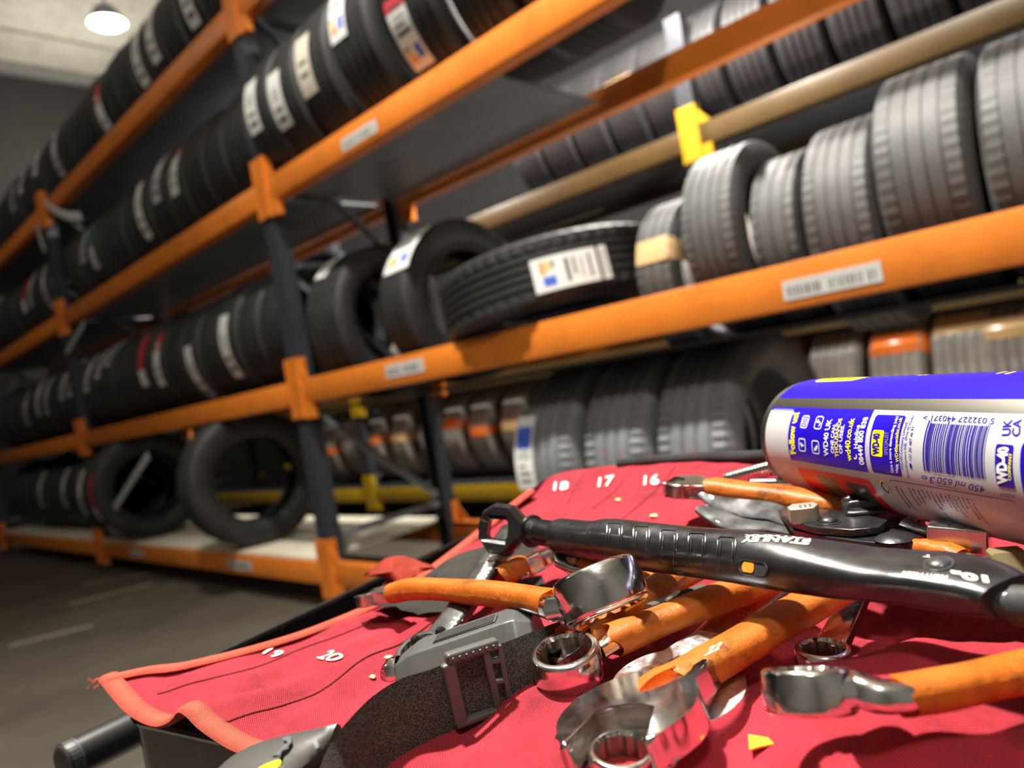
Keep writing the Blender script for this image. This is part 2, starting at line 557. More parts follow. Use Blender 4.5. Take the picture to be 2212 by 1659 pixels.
def mesh_of(bm, name, mats, angle=35):
    me = bpy.data.meshes.new(name); bm.to_mesh(me); bm.free()
    for M in (mats if isinstance(mats, (list, tuple)) else [mats]): me.materials.append(M)
    me.shade_smooth()
    if angle: me.set_sharp_from_angle(angle=math.radians(angle))
    return me


TY = {}
for key, (R, w, rim, segs, sip, g, M) in {
    'std': (.335, .225, .215, 64, False, 4, RUB_NEW), 'wide': (.345, .25, .225, 64, False, 4, RUB_NEW), 'ring': (.365, .225, .225, 80, False, 4, RUB_NEW), 'slim': (.33, .2, .2, 64, False, 3, RUB_NEW),
    'near': (.335, .255, .22, 216, True, 4, RUB_NEAR), 'big': (.41, .215, .225, 160, True, 5, RUB_NEW),
    'dust': (.272, .175, .165, 192, True, 4, RUB_MID), 'dustw': (.285, .20, .175, 192, True, 4, RUB_MID), 'dusts': (.24, .135, .15, 144, True, 3, RUB_MID),
    'wornw': (.325, .235, .21, 96, False, 4, RUB_OLD), 'worn': (.32, .20, .205, 96, False, 4, RUB_OLD)}.items():
    TY[key] = (R, w, mesh_of(tyre_bm(R, w, rim, segs, sip, g, .5 if key.startswith('dust') else 1.0), 'tyre_casing', M))


def strip_mesh(R, x0, x1, a0, a1, cells, name, lift=.0025):
    """paper stuck on a tread: cells = [(u0,u1,v0,v1,material)] over the sheet (u along the turn, v across)"""
    bm = bmesh.new(); mats = []
    for ci, (u0, u1, v0, v1, M) in enumerate(cells):
        if M not in mats: mats.append(M)
        n = max(2, int(10 * (u1 - u0)) + 1); rr = R + lift + (.0004 if ci else 0)
        rows = []
        for i in range(n + 1):
            a = a0 + (a1 - a0) * (u0 + (u1 - u0) * i / n)
            rows.append([bm.verts.new((x0 + (x1 - x0) * v, -rr * math.cos(a), rr * math.sin(a))) for v in (v0, v1)])
        for p, q in zip(rows, rows[1:]):
            f = bm.faces.new((p[0], p[1], q[1], q[0])); f.material_index = mats.index(M)
    return mesh_of(bm, name, mats, None)


def band_mesh(R, w, a0, a1, M):
    """sticky tape wrapped round the section of a tyre"""
    bm = bmesh.new(); hw = w / 2; n = 5
    pf = [(R - .10, -hw * 1.03), (R - .04, -hw * 1.02), (R - .012, -hw * .93), (R + .003, -hw * .75), (R + .003, 0), (R + .003, hw * .75), (R - .012, hw * .93), (R - .04, hw * 1.02), (R - .10, hw * 1.03)]
    rows = []
    for i in range(n + 1):
        a = a0 + (a1 - a0) * i / n
        rows.append([bm.verts.new((x, -r * math.cos(a), r * math.sin(a))) for r, x in pf])
    for p, q in zip(rows, rows[1:]):
        for k in range(len(pf) - 1): bm.faces.new((p[k], p[k + 1], q[k + 1], q[k]))
    return mesh_of(bm, 'tape_band', M, None)


def tyre(kind, x, y, z, label, group, roll=0.0, rot=None):
    R, w, me = TY[kind]
    o = link('tyre', me); o.location = (x, y, z); o.rotation_euler = rot or (0, 0, 0)
    return tag(o, label, 'tyre', group)


def sticker(t, kind, a, la, wv, cells, xoff=0, name='paper_label'):
    R, w, _ = TY[kind]
    me = strip_mesh(R, xoff - wv / 2, xoff + wv / 2, a - la / 2, a + la / 2, cells, name)
    return link(name, me, t)


def plain(M=PAPER_DIM): return [(0, 1, 0, 1, M), (.12, .2, .2, .8, INK), (.3, .36, .2, .8, INK), (.5, .7, .25, .75, PAPER_DIM if M is PAPER else PAPER)]
def redtop(M=PAPER): return [(0, 1, 0, 1, M), (.66, 1, 0, 1, L_RED), (.72, .8, .2, .8, M), (.15, .2, .2, .8, INK), (.3, .35, .2, .8, INK)]
def energy(M=PAPER): return [(0, 1, 0, 1, M), (.12, .2, .12, .5, L_ORG), (.22, .28, .12, .42, L_YEL), (.3, .35, .12, .36, L_GRN), (.14, .34, .58, .86, L_BLUE), (.5, .56, .15, .85, INK), (.62, .66, .15, .7, INK), (.72, .78, .2, .8, PAPER_DIM), (.86, .9, .15, .85, INK)]


ORD = ['first', 'second', 'third', 'fourth', 'fifth', 'sixth', 'seventh', 'eighth', 'ninth', 'tenth', 'eleventh', 'twelfth', 'thirteenth', 'fourteenth', 'fifteenth']
YC, SINK = .385, -.05
stick_names = {}


def shelf_row(level, xr, count, step, bay, shelf, z, stickers, kinds=('std', 'std', 'wide'), yc=YC):
    """tyres from the right-hand post leftwards; stickers maps nearest X to (height angle, kind)"""
    xs = []; x = xr; rr = random.Random(level * 31 + int(xr * 10)); ks = []
    for i in range(count):
        k = rr.choice(kinds); w = TY[k][1]
        x -= w / 2; xs.append(x); ks.append(k); x -= w / 2 + .006
    got = {}
    for sx, ang, style in stickers:
        i = min(range(count), key=lambda j: abs(xs[j] - sx) + (9 if j in got else 0)); got[i] = (sx, ang, style)
    for i in range(count):
        R = TY[ks[i]][0]; zz = z + R
        st = got.get(i)
        what = {'w': 'white paper label', 'd': 'grey-white paper label', 'r': 'red-topped white label', 'g': 'green and white label', 'm': 'maroon label', None: 'no label'}[st[2] if st else None]
        lab = 'black tyre with %s, %s from right, %s shelf, %s bay' % (what, ORD[i], shelf, bay)
        t = tyre(ks[i], xs[i], yc + rr.uniform(-.01, .01), zz + rr.uniform(-.004, .006), lab, 'new tyres on the %s shelf, %s bay' % (shelf, bay), rot=(rr.uniform(0, 6), 0, 0))
        t.rotation_euler = (0, rr.uniform(-.02, .02), rr.uniform(-.03, .03))
        if st:
            cells = {'w': plain(PAPER), 'd': plain(PAPER_DIM), 'r': redtop(), 'g': [(0, 1, 0, 1, L_GRN), (0, .45, 0, 1, PAPER_DIM)], 'm': [(0, 1, 0, 1, L_RED), (0, .3, 0, 1, PAPER)]}[st[2]]
            sticker(t, ks[i], st[1], 1.0, .10, cells)


rowz = [LV[0] + BH / 2 + SINK, LV[1] + BH / 2 + SINK, LV[2] + BH / 2 + SINK, LV[3] + BH / 2 + .012]
shelf_row(0, -.14, 13, .23, 'left', 'top', rowz[0], [(-1.18, 0, 'w'), (-.9, .1, 'w'), (-.58, 0, 'w'), (-1.95, -.2, 'r'), (-2.88, 0, 'd')])
shelf_row(1, -.12, 12, .23, 'left', 'second', rowz[1], [(-.96, .35, 'r'), (-1.26, .4, 'd'), (-1.56, 0, 'w'), (-2.3, .1, 'g'), (-2.75, .4, 'd')])
shelf_row(2, -.12, 13, .23, 'left', 'third', rowz[2], [(-.8, -.1, 'w'), (-1.14, -.33, 'w'), (-1.53, .15, 'r'), (-1.83, .2, 'm'), (-2.6, .9, 'd'), (-2.8, .7, 'd'), (-3.05, .5, 'd')])
t = tyre('ring', -.93, .17, rowz[3] + .365, 'lone black tyre near the middle post with its open hole facing us', 'new tyres on the bottom shelf, left bay', rot=(.4, 0, math.radians(-6)))
link('yellow_sticker', strip_mesh(TY['ring'][2].vertices[0].co.yz.length - .012, -.04, .05, -2.9, -2.75, [(0, 1, 0, 1, L_YEL)], 'yellow_sticker'), t)
t = tyre('ring', -2.50, .17, rowz[3] + .365, 'black tyre with a maroon label, left of the lone open tyre', 'new tyres on the bottom shelf, left bay', rot=(0, 0, math.radians(-4)))
sticker(t, 'ring', -.05, .9, .07, [(0, 1, 0, 1, L_RED), (0, .3, 0, 1, PAPER)], .06)
sticker(t, 'ring', -.80, .3, .14, plain(PAPER), .03)
shelf_row(3, -2.68, 2, .23, 'left', 'bottom', rowz[3], [(-2.4, .1, 'd'), (-2.8, .1, 'd')], yc=.22)
for lv, st in ((0, [(-3.48, .5, 'w'), (-3.75, .5, 'r'), (-4.1, .3, 'd')]), (1, [(-3.43, .1, 'g'), (-3.7, .0, 'd'), (-4.0, .3, 'd'), (-4.3, .3, 'm')]),
               (2, [(-3.4, .5, 'd'), (-3.65, .5, 'd'), (-4.0, .3, 'd'), (-4.3, .3, 'd'), (-4.8, .2, 'd')]), (3, [(-3.5, .1, 'd'), (-4.1, .2, 'd'), (-4.8, .2, 'd')])):
    shelf_row(lv, -3.26, 12, .23, 'far left', LVN[lv], rowz[lv], st)
# right bay
def one(kind, x, z, label, group, y=YC, rot=(0, 0, 0)):
    return tyre(kind, x, y, z, label, group, rot=rot)


G2 = 'new tyres on the second shelf, right bay'
for i, (x, k, st) in enumerate([(.15, 'slim', (.05, plain(PAPER), 'a white label, first right of the middle post')), (.36, 'slim', (-.12, plain(PAPER), 'a white label, second right of the middle post')),
                               (.60, 'std', (.0, [(0, 1, 0, 1, mat('cream_label_paper', (.68, .62, .5), .6)), (.3, .36, .2, .8, INK), (.5, .56, .2, .8, INK)], 'a long cream label, third from the middle post')),
                               (.87, 'wide', (.25, energy(), 'a small white label cut by the picture top')), (1.19, 'wide', (-.45, energy() + [(.84, 1.0, 0, 1, L_RED)], 'a large red-topped energy label')),
                               (1.46, 'std', None), (1.70, 'std', None)]):
    lab = 'black tyre on the second shelf with ' + st[2] if st else 'unlabelled black tyre on the second shelf, %s right of the red-topped label' % ORD[max(0, i - 5)]
    t = one(k, x, rowz[1] + TY[k][0], lab, G2, y=.285)
    if st: sticker(t, k, st[0], .7, .10, st[1], -.05)
for i in range(5):
    k = 'wide' if i % 3 else 'std'
    t = one(k, .21 + .255 * i, rowz[0] + TY[k][0], 'black tyre on the top shelf of the right bay, %s from the middle post' % ORD[i], 'new tyres on the top shelf, right bay')
G3 = 'tyres on the third shelf, right bay'
t = one('wide', .19, .915 + .345, 'black tyre with a curling white label, right beside the middle post', G3, rot=(0, 0, .10))
sticker(t, 'wide', .95, .55, .075, plain(PAPER), -.05)
t = one('slim', .74, .915 + .33, 'black tyre with a tilted white energy label and yellow tag', G3, rot=(0, 0, -.10))
sticker(t, 'slim', .74, .66, .18, energy() + [(1.04, 1.12, 0, 1, L_YEL)], .03)
t = one('big', 1.29, LV[2] + BH / 2 + .135, 'large black van tyre lying flat with a white energy label on its tread', G3, y=.34, rot=(0, math.radians(84), math.radians(-4)))
gold = lambda a: band_mesh(TY['dusts'][0], TY['dusts'][1], a - .15, a + .15, TAPE_G)
sticker(t, 'big', .87, .50, .105, energy() + [(1.05, 1.18, 0, 1, PAPER), (1.08, 1.15, .1, .9, PAPER_DIM)], .025)
t = one('dusts', 1.83, 1.353 - .24, 'slim grey tyre with a gold tape band, beside the lying van tyre', G3, y=.38)
link('tape_band', gold(.32), t)
for x, k, z, lab in [(2.03, 'dust', 1.446, 'dusty grey tyre second from the gold-taped slim tyre, third shelf'), (2.195, 'dusts', 1.374, 'smaller dusty grey tyre half hidden between two taller ones'),
                  (2.365, 'dust', 1.402, 'dusty grey tyre in the middle of the five grey ones, third shelf'), (2.555, 'dustw', 1.465, 'tall dusty grey tyre with ribbed shoulders, second from the right edge'), (2.765, 'dustw', 1.46, 'pale grey tyre cut by the right edge of the picture, third shelf'),
                  (2.975, 'dustw', 1.45, 'grey tyre beyond the right edge, beside the right post, third shelf')]:
    one(k, x, z - TY[k][0], lab, G3, y=.385)
G4 = 'three wide tyres on the bottom shelf'
for i, (x, lab) in enumerate([(1.36, 'wide grey tyre with a blue and white label, left of three behind the red cloth'), (1.64, 'wide grey tyre in the middle of three behind the red cloth'), (1.91, 'wide grey tyre showing its sidewall, right of three behind the spray can')]):
    t = one('near', x, rowz[3] + .335, lab, G4, y=.40, rot=(0, 0, -.03))
    if i == 0: sticker(t, 'near', .2, .75, .085, [(0, 1, 0, 1, PAPER), (.55, .85, .1, .92, L_BLUE), (.4, .5, .1, .9, PAPER_DIM), (.1, .14, .2, .8, INK), (.2, .24, .2, .8, INK), (.3, .33, .2, .6, INK)], -.09)

# ---- worn tyres on the yellow rack behind
GW = 'worn tyres on the low shelf of the yellow rack'
zb = LVR[2] + BH / 2 + .012
worn = [(705, 'o', -.05), (752, None, 0), (806, 'o', .12), (862, 'g', .1), (925, None, 0), (978, 'o', .28), (1038, 'o', .05), (1110, 'g', .1), (1180, None, 0), (1235, None, 0), (1300, None, 0), (1362, None, 0),
        (1425, None, 0), (1500, None, 0), (1570, None, 0), (1652, 'o', .85), (1790, None, 0), (1930, 'o', .62), (2075, 'g', .8), (2190, 'g', .62), (2330, None, 0)]
for i, (px, tape, a) in enumerate(worn):
    p = aty(px, 940 if px < 1200 else 760, 1.68); k = 'wornw' if px > 1600 else 'worn'
    lab = 'worn grey tyre with %s, %s from left in the low row behind' % ({'o': 'an orange tape band', 'g': 'a tan tape band', None: 'no tape'}[tape], ORD[i] if i < 15 else ['sixteenth', 'seventeenth', 'eighteenth', 'nineteenth', 'twentieth', 'twenty-first'][i - 15])
    t = one(k, p.x, zb + TY[k][0], lab, GW, y=1.98)
    if tape:
        wd = .16 if px > 1600 else .10
        link('tape_band', band_mesh(TY[k][0], TY[k][1], a - wd, a + wd, TAPE_O if tape == 'o' else TAPE_G), t)
for i in range(13):
    t = one('std', .15 + .235 * i, LVR[0] + BH / 2 + .31, 'dark worn tyre, %s from the left on the yellow rack\'s highest beams' % ORD[i], 'worn tyres on the highest beams of the yellow rack', y=1.98)
    if i == 3: link('tape_band', band_mesh(TY['std'][0], TY['std'][1], .0, .3, TAPE_G), t)
for i in range(17):
    one('worn', -1.75 + .215 * i if i < 14 else 1.4 + .22 * (i - 14), LVR[1] + BH / 2 + .30, 'worn dark tyre, %s from the left on the yellow rack\'s upper shelf' % (ORD[i] if i < 15 else ['sixteenth', 'seventeenth'][i - 15]), 'worn tyres on the upper shelf of the yellow rack', y=1.98)

# ------------------------------------------------------------------ ceiling floodlight in view
p = dep(232, 50, 7.6)
L = thing('ceiling_light', 'bright round floodlight hanging below the beige ceiling at top left', 'lamp', p)
bm = bmesh.new(); M = Matrix.Translation(p)
revolve(bm, [(.0, .16), (.09, .16), (.13, .1), (.19, .0), (.2, -.01), (.185, -.008), (.17, .012), (0, .012)], M, 40)
finish(bm, 'shade', GALV, L)
bm = bmesh.new(); revolve(bm, [(.0, -.045), (.08, -.04), (.14, -.02), (.17, .005), (0, .006)], M, 40)
finish(bm, 'diffuser', mat('lit_lamp_glass', (1, 1, 1), .4, emit=(1, .97, .85), estr=40), L)
bm = bmesh.new(); box(bm, p + Vector((0, 0, .16 + (ZC - p.z - .16) / 2)), Vector((.02, .02, ZC - p.z - .16))); finish(bm, 'hanging_rod', GALV, L, smooth=False)

for (pa, pb, w, nm, lab, M_) in (((320, 984), (247, 1098), .045, 'metal_strip', 'grey metal strip leaning inside the second tyre of the bottom shelf', GALV), ((181, 700), (143, 762), .04, 'metal_strip', 'short silvery strip hanging below the far post connector', GALV)):
    a, b = aty(*pa, -.188 if lab.startswith('grey') else -.012), aty(*pb, -.188 if lab.startswith('grey') else -.012); bm = bmesh.new(); box(bm, (a + b) / 2, Vector(((b - a).length, w, .004)), basis(b - a, Vector((0, -1, 0))), .001)
    tag(finish(bm, nm, mat('silver_strip', (.42, .43, .45), .4), smooth=False), lab, 'strip')
a = [aty(97, 437, -.04), aty(120, 455, -.04), aty(145, 466, -.04), aty(175, 468, -.04)]  # curved white strip modelled in place of a bright reflection
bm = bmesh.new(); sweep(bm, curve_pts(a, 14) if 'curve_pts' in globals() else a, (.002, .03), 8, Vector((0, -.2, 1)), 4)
tag(finish(bm, 'reflection_strip', PAPER), 'curled white strip shaped as a bright reflection under the top beam, far left', 'reflection strip')
a = [aty(79, 484, -.03), aty(86, 512, -.03), aty(97, 543, -.03)]
bm = bmesh.new(); sweep(bm, a, (.03, .002), 8, Vector((0, -1, 0)), 4)
tag(finish(bm, 'hanging_tag', PAPER_DIM), 'pale narrow tag hanging down below the far left top connector', 'tag')

# ================================================================== foreground
# ------------------------------------------------------------------ tool trolley
_q0, _q1 = at(370, 1437, -.1203), at(1090, 1120, -.1203)
A_ = (_q1 - _q0).normalized(); B_ = Vector((A_.y, -A_.x, 0))           # along the left wall / along the near wall
K = _q0 - A_ * .034                                                   # near left corner, rim height
TW, TL_, RC = .62, .50, .03                                          # width along B, length along A
TF = Matrix((B_, A_, UP)).transposed().to_4x4(); TF.translation = K


def rounded_rect(w, h, r, n=6, x0=0, y0=0):
    o = []
    for cx, cy, a0 in ((w - r, r, -90), (w - r, h - r, 0), (r, h - r, 90), (r, r, 180)):
        for i in range(n + 1):
            a = math.radians(a0 + 90 * i / n); o.append((x0 + cx + r * math.cos(a), y0 + cy + r * math.sin(a)))
    return o


def dip(y): return .0115 * max(0, min(1, 1 - y / .07))


T = thing('tool_trolley', 'black steel tool trolley with a deep tray top under the red tool roll', 'trolley', (K.x, K.y, 0))
bm = bmesh.new()
out = rounded_rect(TW, TL_, RC); inn = rounded_rect(TW - .005, TL_ - .005, RC - .0025, 6, .0025, .0025)
loops = []
for ol, z in ((out, -.20), (out, -.004), (out, 0), (inn, 0), (inn, -.030)):
    loops.append([bm.verts.new(TF @ Vector((x, y, z - (dip(y) if z > -.1 else 0)))) for x, y in ol])
for a, b in zip(loops, loops[1:]):
    for k in range(len(a)): bm.faces.new((a[k], a[(k + 1) % len(a)], b[(k + 1) % len(a)], b[k]))
bm.faces.new(loops[-1]); bm.faces.new(loops[0])
finish(bm, 'tray', BLACK_T, T, angle=50)
bm = bmesh.new()
pts = [TF @ Vector((x, y, -dip(y))) for x, y in rounded_rect(TW, TL_, RC, 8)]
sweep(bm, pts + [pts[0]], (.0026, .0026), 8); finish(bm, 'rolled_rim', BLACK_T, T)
for x in (.03, TW - .03):
    for y in (.03, TL_ - .03):
        bm = bmesh.new(); c = TF @ Vector((x, y, 0)); box(bm, Vector((c.x, c.y, (c.z - .2 + .09) / 2)), Vector((.028, .028, c.z - .2 - .09)), basis(B_), .003)
        lg = finish(bm, 'leg', BLACK_T, T)
        bm = bmesh.new(); revolve(bm, [(0, -.012), (.03, -.012), (.04, -.008), (.04, .008), (.03, .012), (0, .012)], frame(Vector((c.x, c.y, .04)), A_, B_), 24)
        box(bm, Vector((c.x, c.y, .068)), Vector((.03, .04, .05)), basis(B_)); finish(bm, 'castor', DARKPL, T)
bm = bmesh.new(); c = TF @ Vector((TW / 2, TL_ / 2, 0)); box(bm, Vector((c.x, c.y, .2)), Vector((TW - .03, TL_ - .03, .02)), basis(B_), .003); finish(bm, 'lower_shelf', BLACK_T, T)
h0 = dep(137, 1650, .445); ha = A_.copy()
bm = bmesh.new(); sweep(bm, [h0, h0 + ha * .001, h0 + ha * .40], (.0118, .0118), 28); hd = finish(bm, 'push_handle', mat('satin_black_tube', (.012, .012, .013), .32, 0, .6), T)
bm = bmesh.new(); revolve(bm, [(0, .0012), (.0098, .0012), (.0112, .0004), (.0118, -.001), (.0118, -.006), (.0121, -.0062), (.0121, -.0075), (.0118, -.0078)], frame(h0, UP, -ha), 32)
finish(bm, 'end_cap', mat('dull_black_cap', (.03, .03, .03), .5), hd)
for s in (.10, .36):
    bm = bmesh.new(); p = h0 + ha * s; q = p + (B_ * .05); sweep(bm, [p, (p + q) / 2 + UP * .002, q], (.006, .006), 12); finish(bm, 'handle_bracket', BLACK_T, T)

# ------------------------------------------------------------------ red tool roll (draped sheet)
corner = at(222, 1468, -.116)
left = [corner, at(306, 1450, -.118), at(375, 1442, -.1195), at(444, 1427, -.1205), at(512, 1410, -.1215), at(581, 1391, -.122), at(650, 1369, -.1225), at(718, 1343, -.123), at(787, 1314, -.123), at(860, 1278, -.122), at(960, 1205, -.119), at(1030, 1150, -.111), at(1085, 1105, -.102), at(1140, 1062, -.092)]
far = [left[-1], at(1200, 1026, -.086), at(1300, 1008, -.082), at(1500, 992, -.080), at(1700, 985, -.080), wl(.33, .62, -.105), wl(.42, .50, -.128)]
near = [corner, at(258, 1512, -.121), at(292, 1545, -.124), at(340, 1566, -.125), at(372, 1556, -.122), at(392, 1536, -.1175), at(412, 1545, -.118), at(440, 1572, -.1215), at(500, 1612, -.1245), at(565, 1642, -.125), wl(-.095, .255, -.128), wl(-.03, .20, -.127), wl(.04, .13, -.127), wl(.12, .06, -.127)]
right = [near[-1], wl(.22, .14, -.125), wl(.32, .27, -.126), wl(.39, .40, -.128), far[-1]]
cl, cf, cn, cr_ = curve_pts(left, NV), curve_pts(far, NU), curve_pts(near, NU), curve_pts(right, NV)
fold = [(at(2010, 1395, -.108), .045, .016), (at(1150, 1580, -.124), .03, .006), (at(1560, 1420, -.12), .03, -.004), (at(1950, 1620, -.115), .03, .006), (at(960, 1370, -.122), .02, .004)]
sd = Matrix.Rotation(0, 3, 'Z')


def wave(p):
    d = p - CAM; l = d.dot(LAT); f = d.dot(FWD); a = d.dot(A_); b = d.dot(B_)
    z = .0011 * math.sin(b * 190 + 1.9 + 1.2 * math.sin(a * 30)) + .0014 * math.sin(a * 75 + b * 60) + .0007 * math.sin(a * 160 - b * 45 + 2)
    for c, r, h in fold:
        q = (p - c); q.z = 0; z += h * math.exp(-(q.length / r) ** 2)
    # gathered fold that stands up behind the right-hand wrench
    c = at(2010, 1395, -.108); q = p - c; s = q.dot(FWD * .93 + LAT * .35)
    if s > .004: z -= .020 * min(1, (s - .004) / .012) * math.exp(-(((q.dot(LAT * .93 - FWD * .35)) / .07) ** 2))
    return z


bm = bmesh.new(); uvl = bm.loops.layers.uv.new('UVMap'); G = []
for i in range(NU):
    u = i / (NU - 1); row = []
    for j in range(NV):
        v = j / (NV - 1)
        p = cn[i] * (1 - v) + cf[i] * v + cl[j] * (1 - u) + cr_[j] * u - (cn[0] * (1 - u) * (1 - v) + cn[-1] * u * (1 - v) + cf[0] * (1 - u) * v + cf[-1] * u * v)
        e = min(1, u * 14) * min(1, v * 14)
        mound = .010 * math.sin(PI * min(1, max(0, (v - .45) / .55)) ** 1.0) * u ** .3 if v > .45 else 0
        p = p + UP * (wave(p) * e * (1 if v < .45 else 1 - .75 * min(1, (v - .45) / .2)) + mound * .4 * e * (1 - u))
        row.append(bm.verts.new(p))
    G.append(row)
for i in range(NU - 1):
    for j in range(NV - 1):
        f = bm.faces.new((G[i][j], G[i + 1][j], G[i + 1][j + 1], G[i][j + 1]))
        for lp in f.loops:
            d = lp.vert.co - CAM; lp[uvl].uv = (d.dot(A_), d.dot(B_))
GP = [[v.co.copy() for v in r] for r in G]
BVH = BVHTree.FromBMesh(bm)


def cloth_z(p):             # height of the sheet under a point
    best = None
    for r in GP[::3]:
        for q in r[::3]:
            d = (q.x - p.x) ** 2 + (q.y - p.y) ** 2
            if best is None or d < best[0]: best = (d, q.z)
    return best[1]


ROLLT = thing('tool_roll', 'red nylon tool roll spread open on the black trolley, pockets numbered in white', 'tool roll', corner)
finish(bm, 'cloth_sheet', RED, ROLLT, angle=None)


def ribbon(name, pts, w, th, M, parent, ups=UP, n=10):
    """flat edge binding with weave coordinates"""
    bm = bmesh.new(); uvl = bm.loops.layers.uv.new('UVMap')
    rings = sweep(bm, pts, (w, th), n, ups, 2.6)
    s = [0]
    for a, b in zip(pts, pts[1:]): s.append(s[-1] + (b - a).length)
    ix = {}
    for i, r in enumerate(rings):
        for k, v in enumerate(r): ix[v] = (s[i], 2 * (w + th) * abs((k / n) * 2 - 1))
    for f in bm.faces:
        for lp in f.loops: lp[uvl].uv = ix[lp.vert]
    return finish(bm, name, M, parent, angle=60)


lb = curve_pts(left, 120); nb = curve_pts(near, 150)
ribbon('edge_binding', [p + UP * .0004 + B_ * .004 for p in lb], .0052, .0016, RED_HEM, ROLLT)
ribbon('edge_binding', [p + UP * .0002 + A_ * .003 for p in nb], .0050, .0019, RED_HEM, ROLLT)
ribbon('far_edge_binding', [p + UP * .001 for p in curve_pts(far, 80)][14:], .004, .0042, BLACKHEM, ROLLT)
# frayed threads at the corner and along the far edge
r_ = random.Random(3)
bm = bmesh.new()
for k in range(14):
    a = corner + Vector((r_.uniform(-.003, .003), r_.uniform(-.003, .003), r_.uniform(-.003, .001)))
    sweep(bm, [a, a - B_ * .002 * r_.random() - LAT * .003 * r_.random() - UP * .002 * r_.random(), a - LAT * r_.uniform(.003, .006) - UP * r_.uniform(-.002, .004)], (.00018, .00018), 4)
for px in (1310, 1340, 1405, 1500, 1590):
    a = at(px, 990, -.0775); sweep(bm, [a, a + UP * .003 + LAT * .001, a + UP * r_.uniform(.004, .011) + LAT * r_.uniform(-.003, .004)], (.0003, .0003), 4)
o = finish(bm, 'loose_threads', RED_HEM, ROLLT, recalc=False); o['kind'] = 'stuff'


def drape(p, lift=.0007):
    hit = BVH.ray_cast(Vector((p.x, p.y, p.z + .2)), Vector((0, 0, -1)))[0]
    return Vector((p.x, p.y, (hit.z if hit else p.z) + lift))


def hitcloth(x, y):         # where a photo position falls on the sheet
    hit = BVH.ray_cast(CAM, ray(x, y).normalized())[0]
    return hit if hit else at(x, y, -.12)


# stitched pocket seams
def seam(pix, w=.0005):
    ps = curve_pts([hitcloth(x, y) for x, y in pix], 40)
    bm = bmesh.new(); sweep(bm, [drape(p, .0003) for p in ps], (w, .0005), 6)
    finish(bm, 'seam', THREAD, ROLLT)


seam([(340, 1500), (450, 1468), (560, 1440), (700, 1385), (800, 1348), (905, 1320)])
seam([(470, 1570), (570, 1535), (640, 1515), (720, 1475), (830, 1405), (935, 1345)])
seam([(1280, 1100), (1330, 1060), (1362, 1012)]); seam([(1345, 1120), (1400, 1075), (1460, 1006)]); seam([(1225, 1090), (1250, 1040), (1262, 1022)])
for s, o_, e_, u_ in (('19', (567, 1414), (597, 1424), (589, 1401)), ('20', (684, 1424), (715, 1433), (716, 1407)),
                      ('18', (1196, 1063), (1227, 1060), (1199, 1044)), ('17', (1292, 1056), (1326, 1053), (1295, 1034)), ('16', (1391, 1052), (1424, 1050), (1393, 1031))):
    bm = bmesh.new(); o = hitcloth(*o_); xd = hitcloth(*e_) - o; yd = hitcloth(*u_) - o
    add_text(bm, s, o, xd, yd, .005, fn=lambda q: drape(q, .0010 if s in ('19', '20') else .0016), fine=3)
    finish(bm, 'pocket_number', NUMW, ROLLT, smooth=False)
# grey webbing flap lying over the left edge, and the red tie loop
bm = bmesh.new(); uvl = bm.loops.layers.uv.new('UVMap')
fl = [[at(800, 1306, -.119), at(880, 1262, -.117), at(960, 1216, -.114), at(1040, 1178, -.110), at(1120, 1165, -.108)],
      [at(890, 1322, -.1195), at(985, 1300, -.118), at(1090, 1262, -.116), at(1180, 1238, -.113), at(1260, 1225, -.111)],
      [at(905, 1328, -.121), at(1010, 1322, -.120), at(1100, 1308, -.118), at(1200, 1275, -.116), at(1300, 1245, -.113)]]
rows = [curve_pts(r, 40) for r in fl]
vs = [[bm.verts.new(p + UP * .0012 * math.sin(i * .35)) for i, p in enumerate(r)] for r in rows]
for a, b in zip(vs, vs[1:]):
    for k in range(39):
        f = bm.faces.new((a[k], a[k + 1], b[k + 1], b[k]))
        for lp in f.loops: d = lp.vert.co - CAM; lp[uvl].uv = (d.dot(A_), d.dot(B_))
bmesh.ops.solidify(bm, geom=bm.faces[:], thickness=.0018)
finish(bm, 'webbing_flap', GREYWEB, ROLLT)
bm = bmesh.new(); uvl = bm.loops.layers.uv.new('UVMap')
lo = [[at(785, 1242, -.117), at(830, 1208, -.106), at(870, 1201, -.104), at(915, 1215, -.107), at(935, 1222, -.110)],
      [at(790, 1244, -.118), at(838, 1236, -.110), at(880, 1226, -.107), at(925, 1226, -.109), at(940, 1226, -.112)],
      [at(845, 1248, -.119), at(862, 1262, -.116), at(895, 1245, -.112), at(925, 1232, -.111), at(945, 1228, -.113)]]
rows = [curve_pts(r, 24) for r in lo]; vs = [[bm.verts.new(p) for p in r] for r in rows]
for a, b in zip(vs, vs[1:]):
    for k in range(23):
        f = bm.faces.new((a[k], a[k + 1], b[k + 1], b[k]))
        for lp in f.loops: d = lp.vert.co - CAM; lp[uvl].uv = (d.dot(A_), d.dot(B_))
bmesh.ops.solidify(bm, geom=bm.faces[:], thickness=.0016)
finish(bm, 'tie_loop', RED_HEM, ROLLT)
ribbon('tie_loop', curve_pts([at(845, 1252, -.119), at(835, 1262, -.121), at(855, 1268, -.121), at(880, 1258, -.118)], 20), .003, .0009, RED_HEM, ROLLT)

# ------------------------------------------------------------------ spanners
def star(ri, n=12, dep_=.10):
    def f(a):
        t = (a * n / (2 * PI)) % 1.0
        return ri * (1 + dep_ * (1 - abs(2 * t - 1)) - dep_ * .3)
    return f


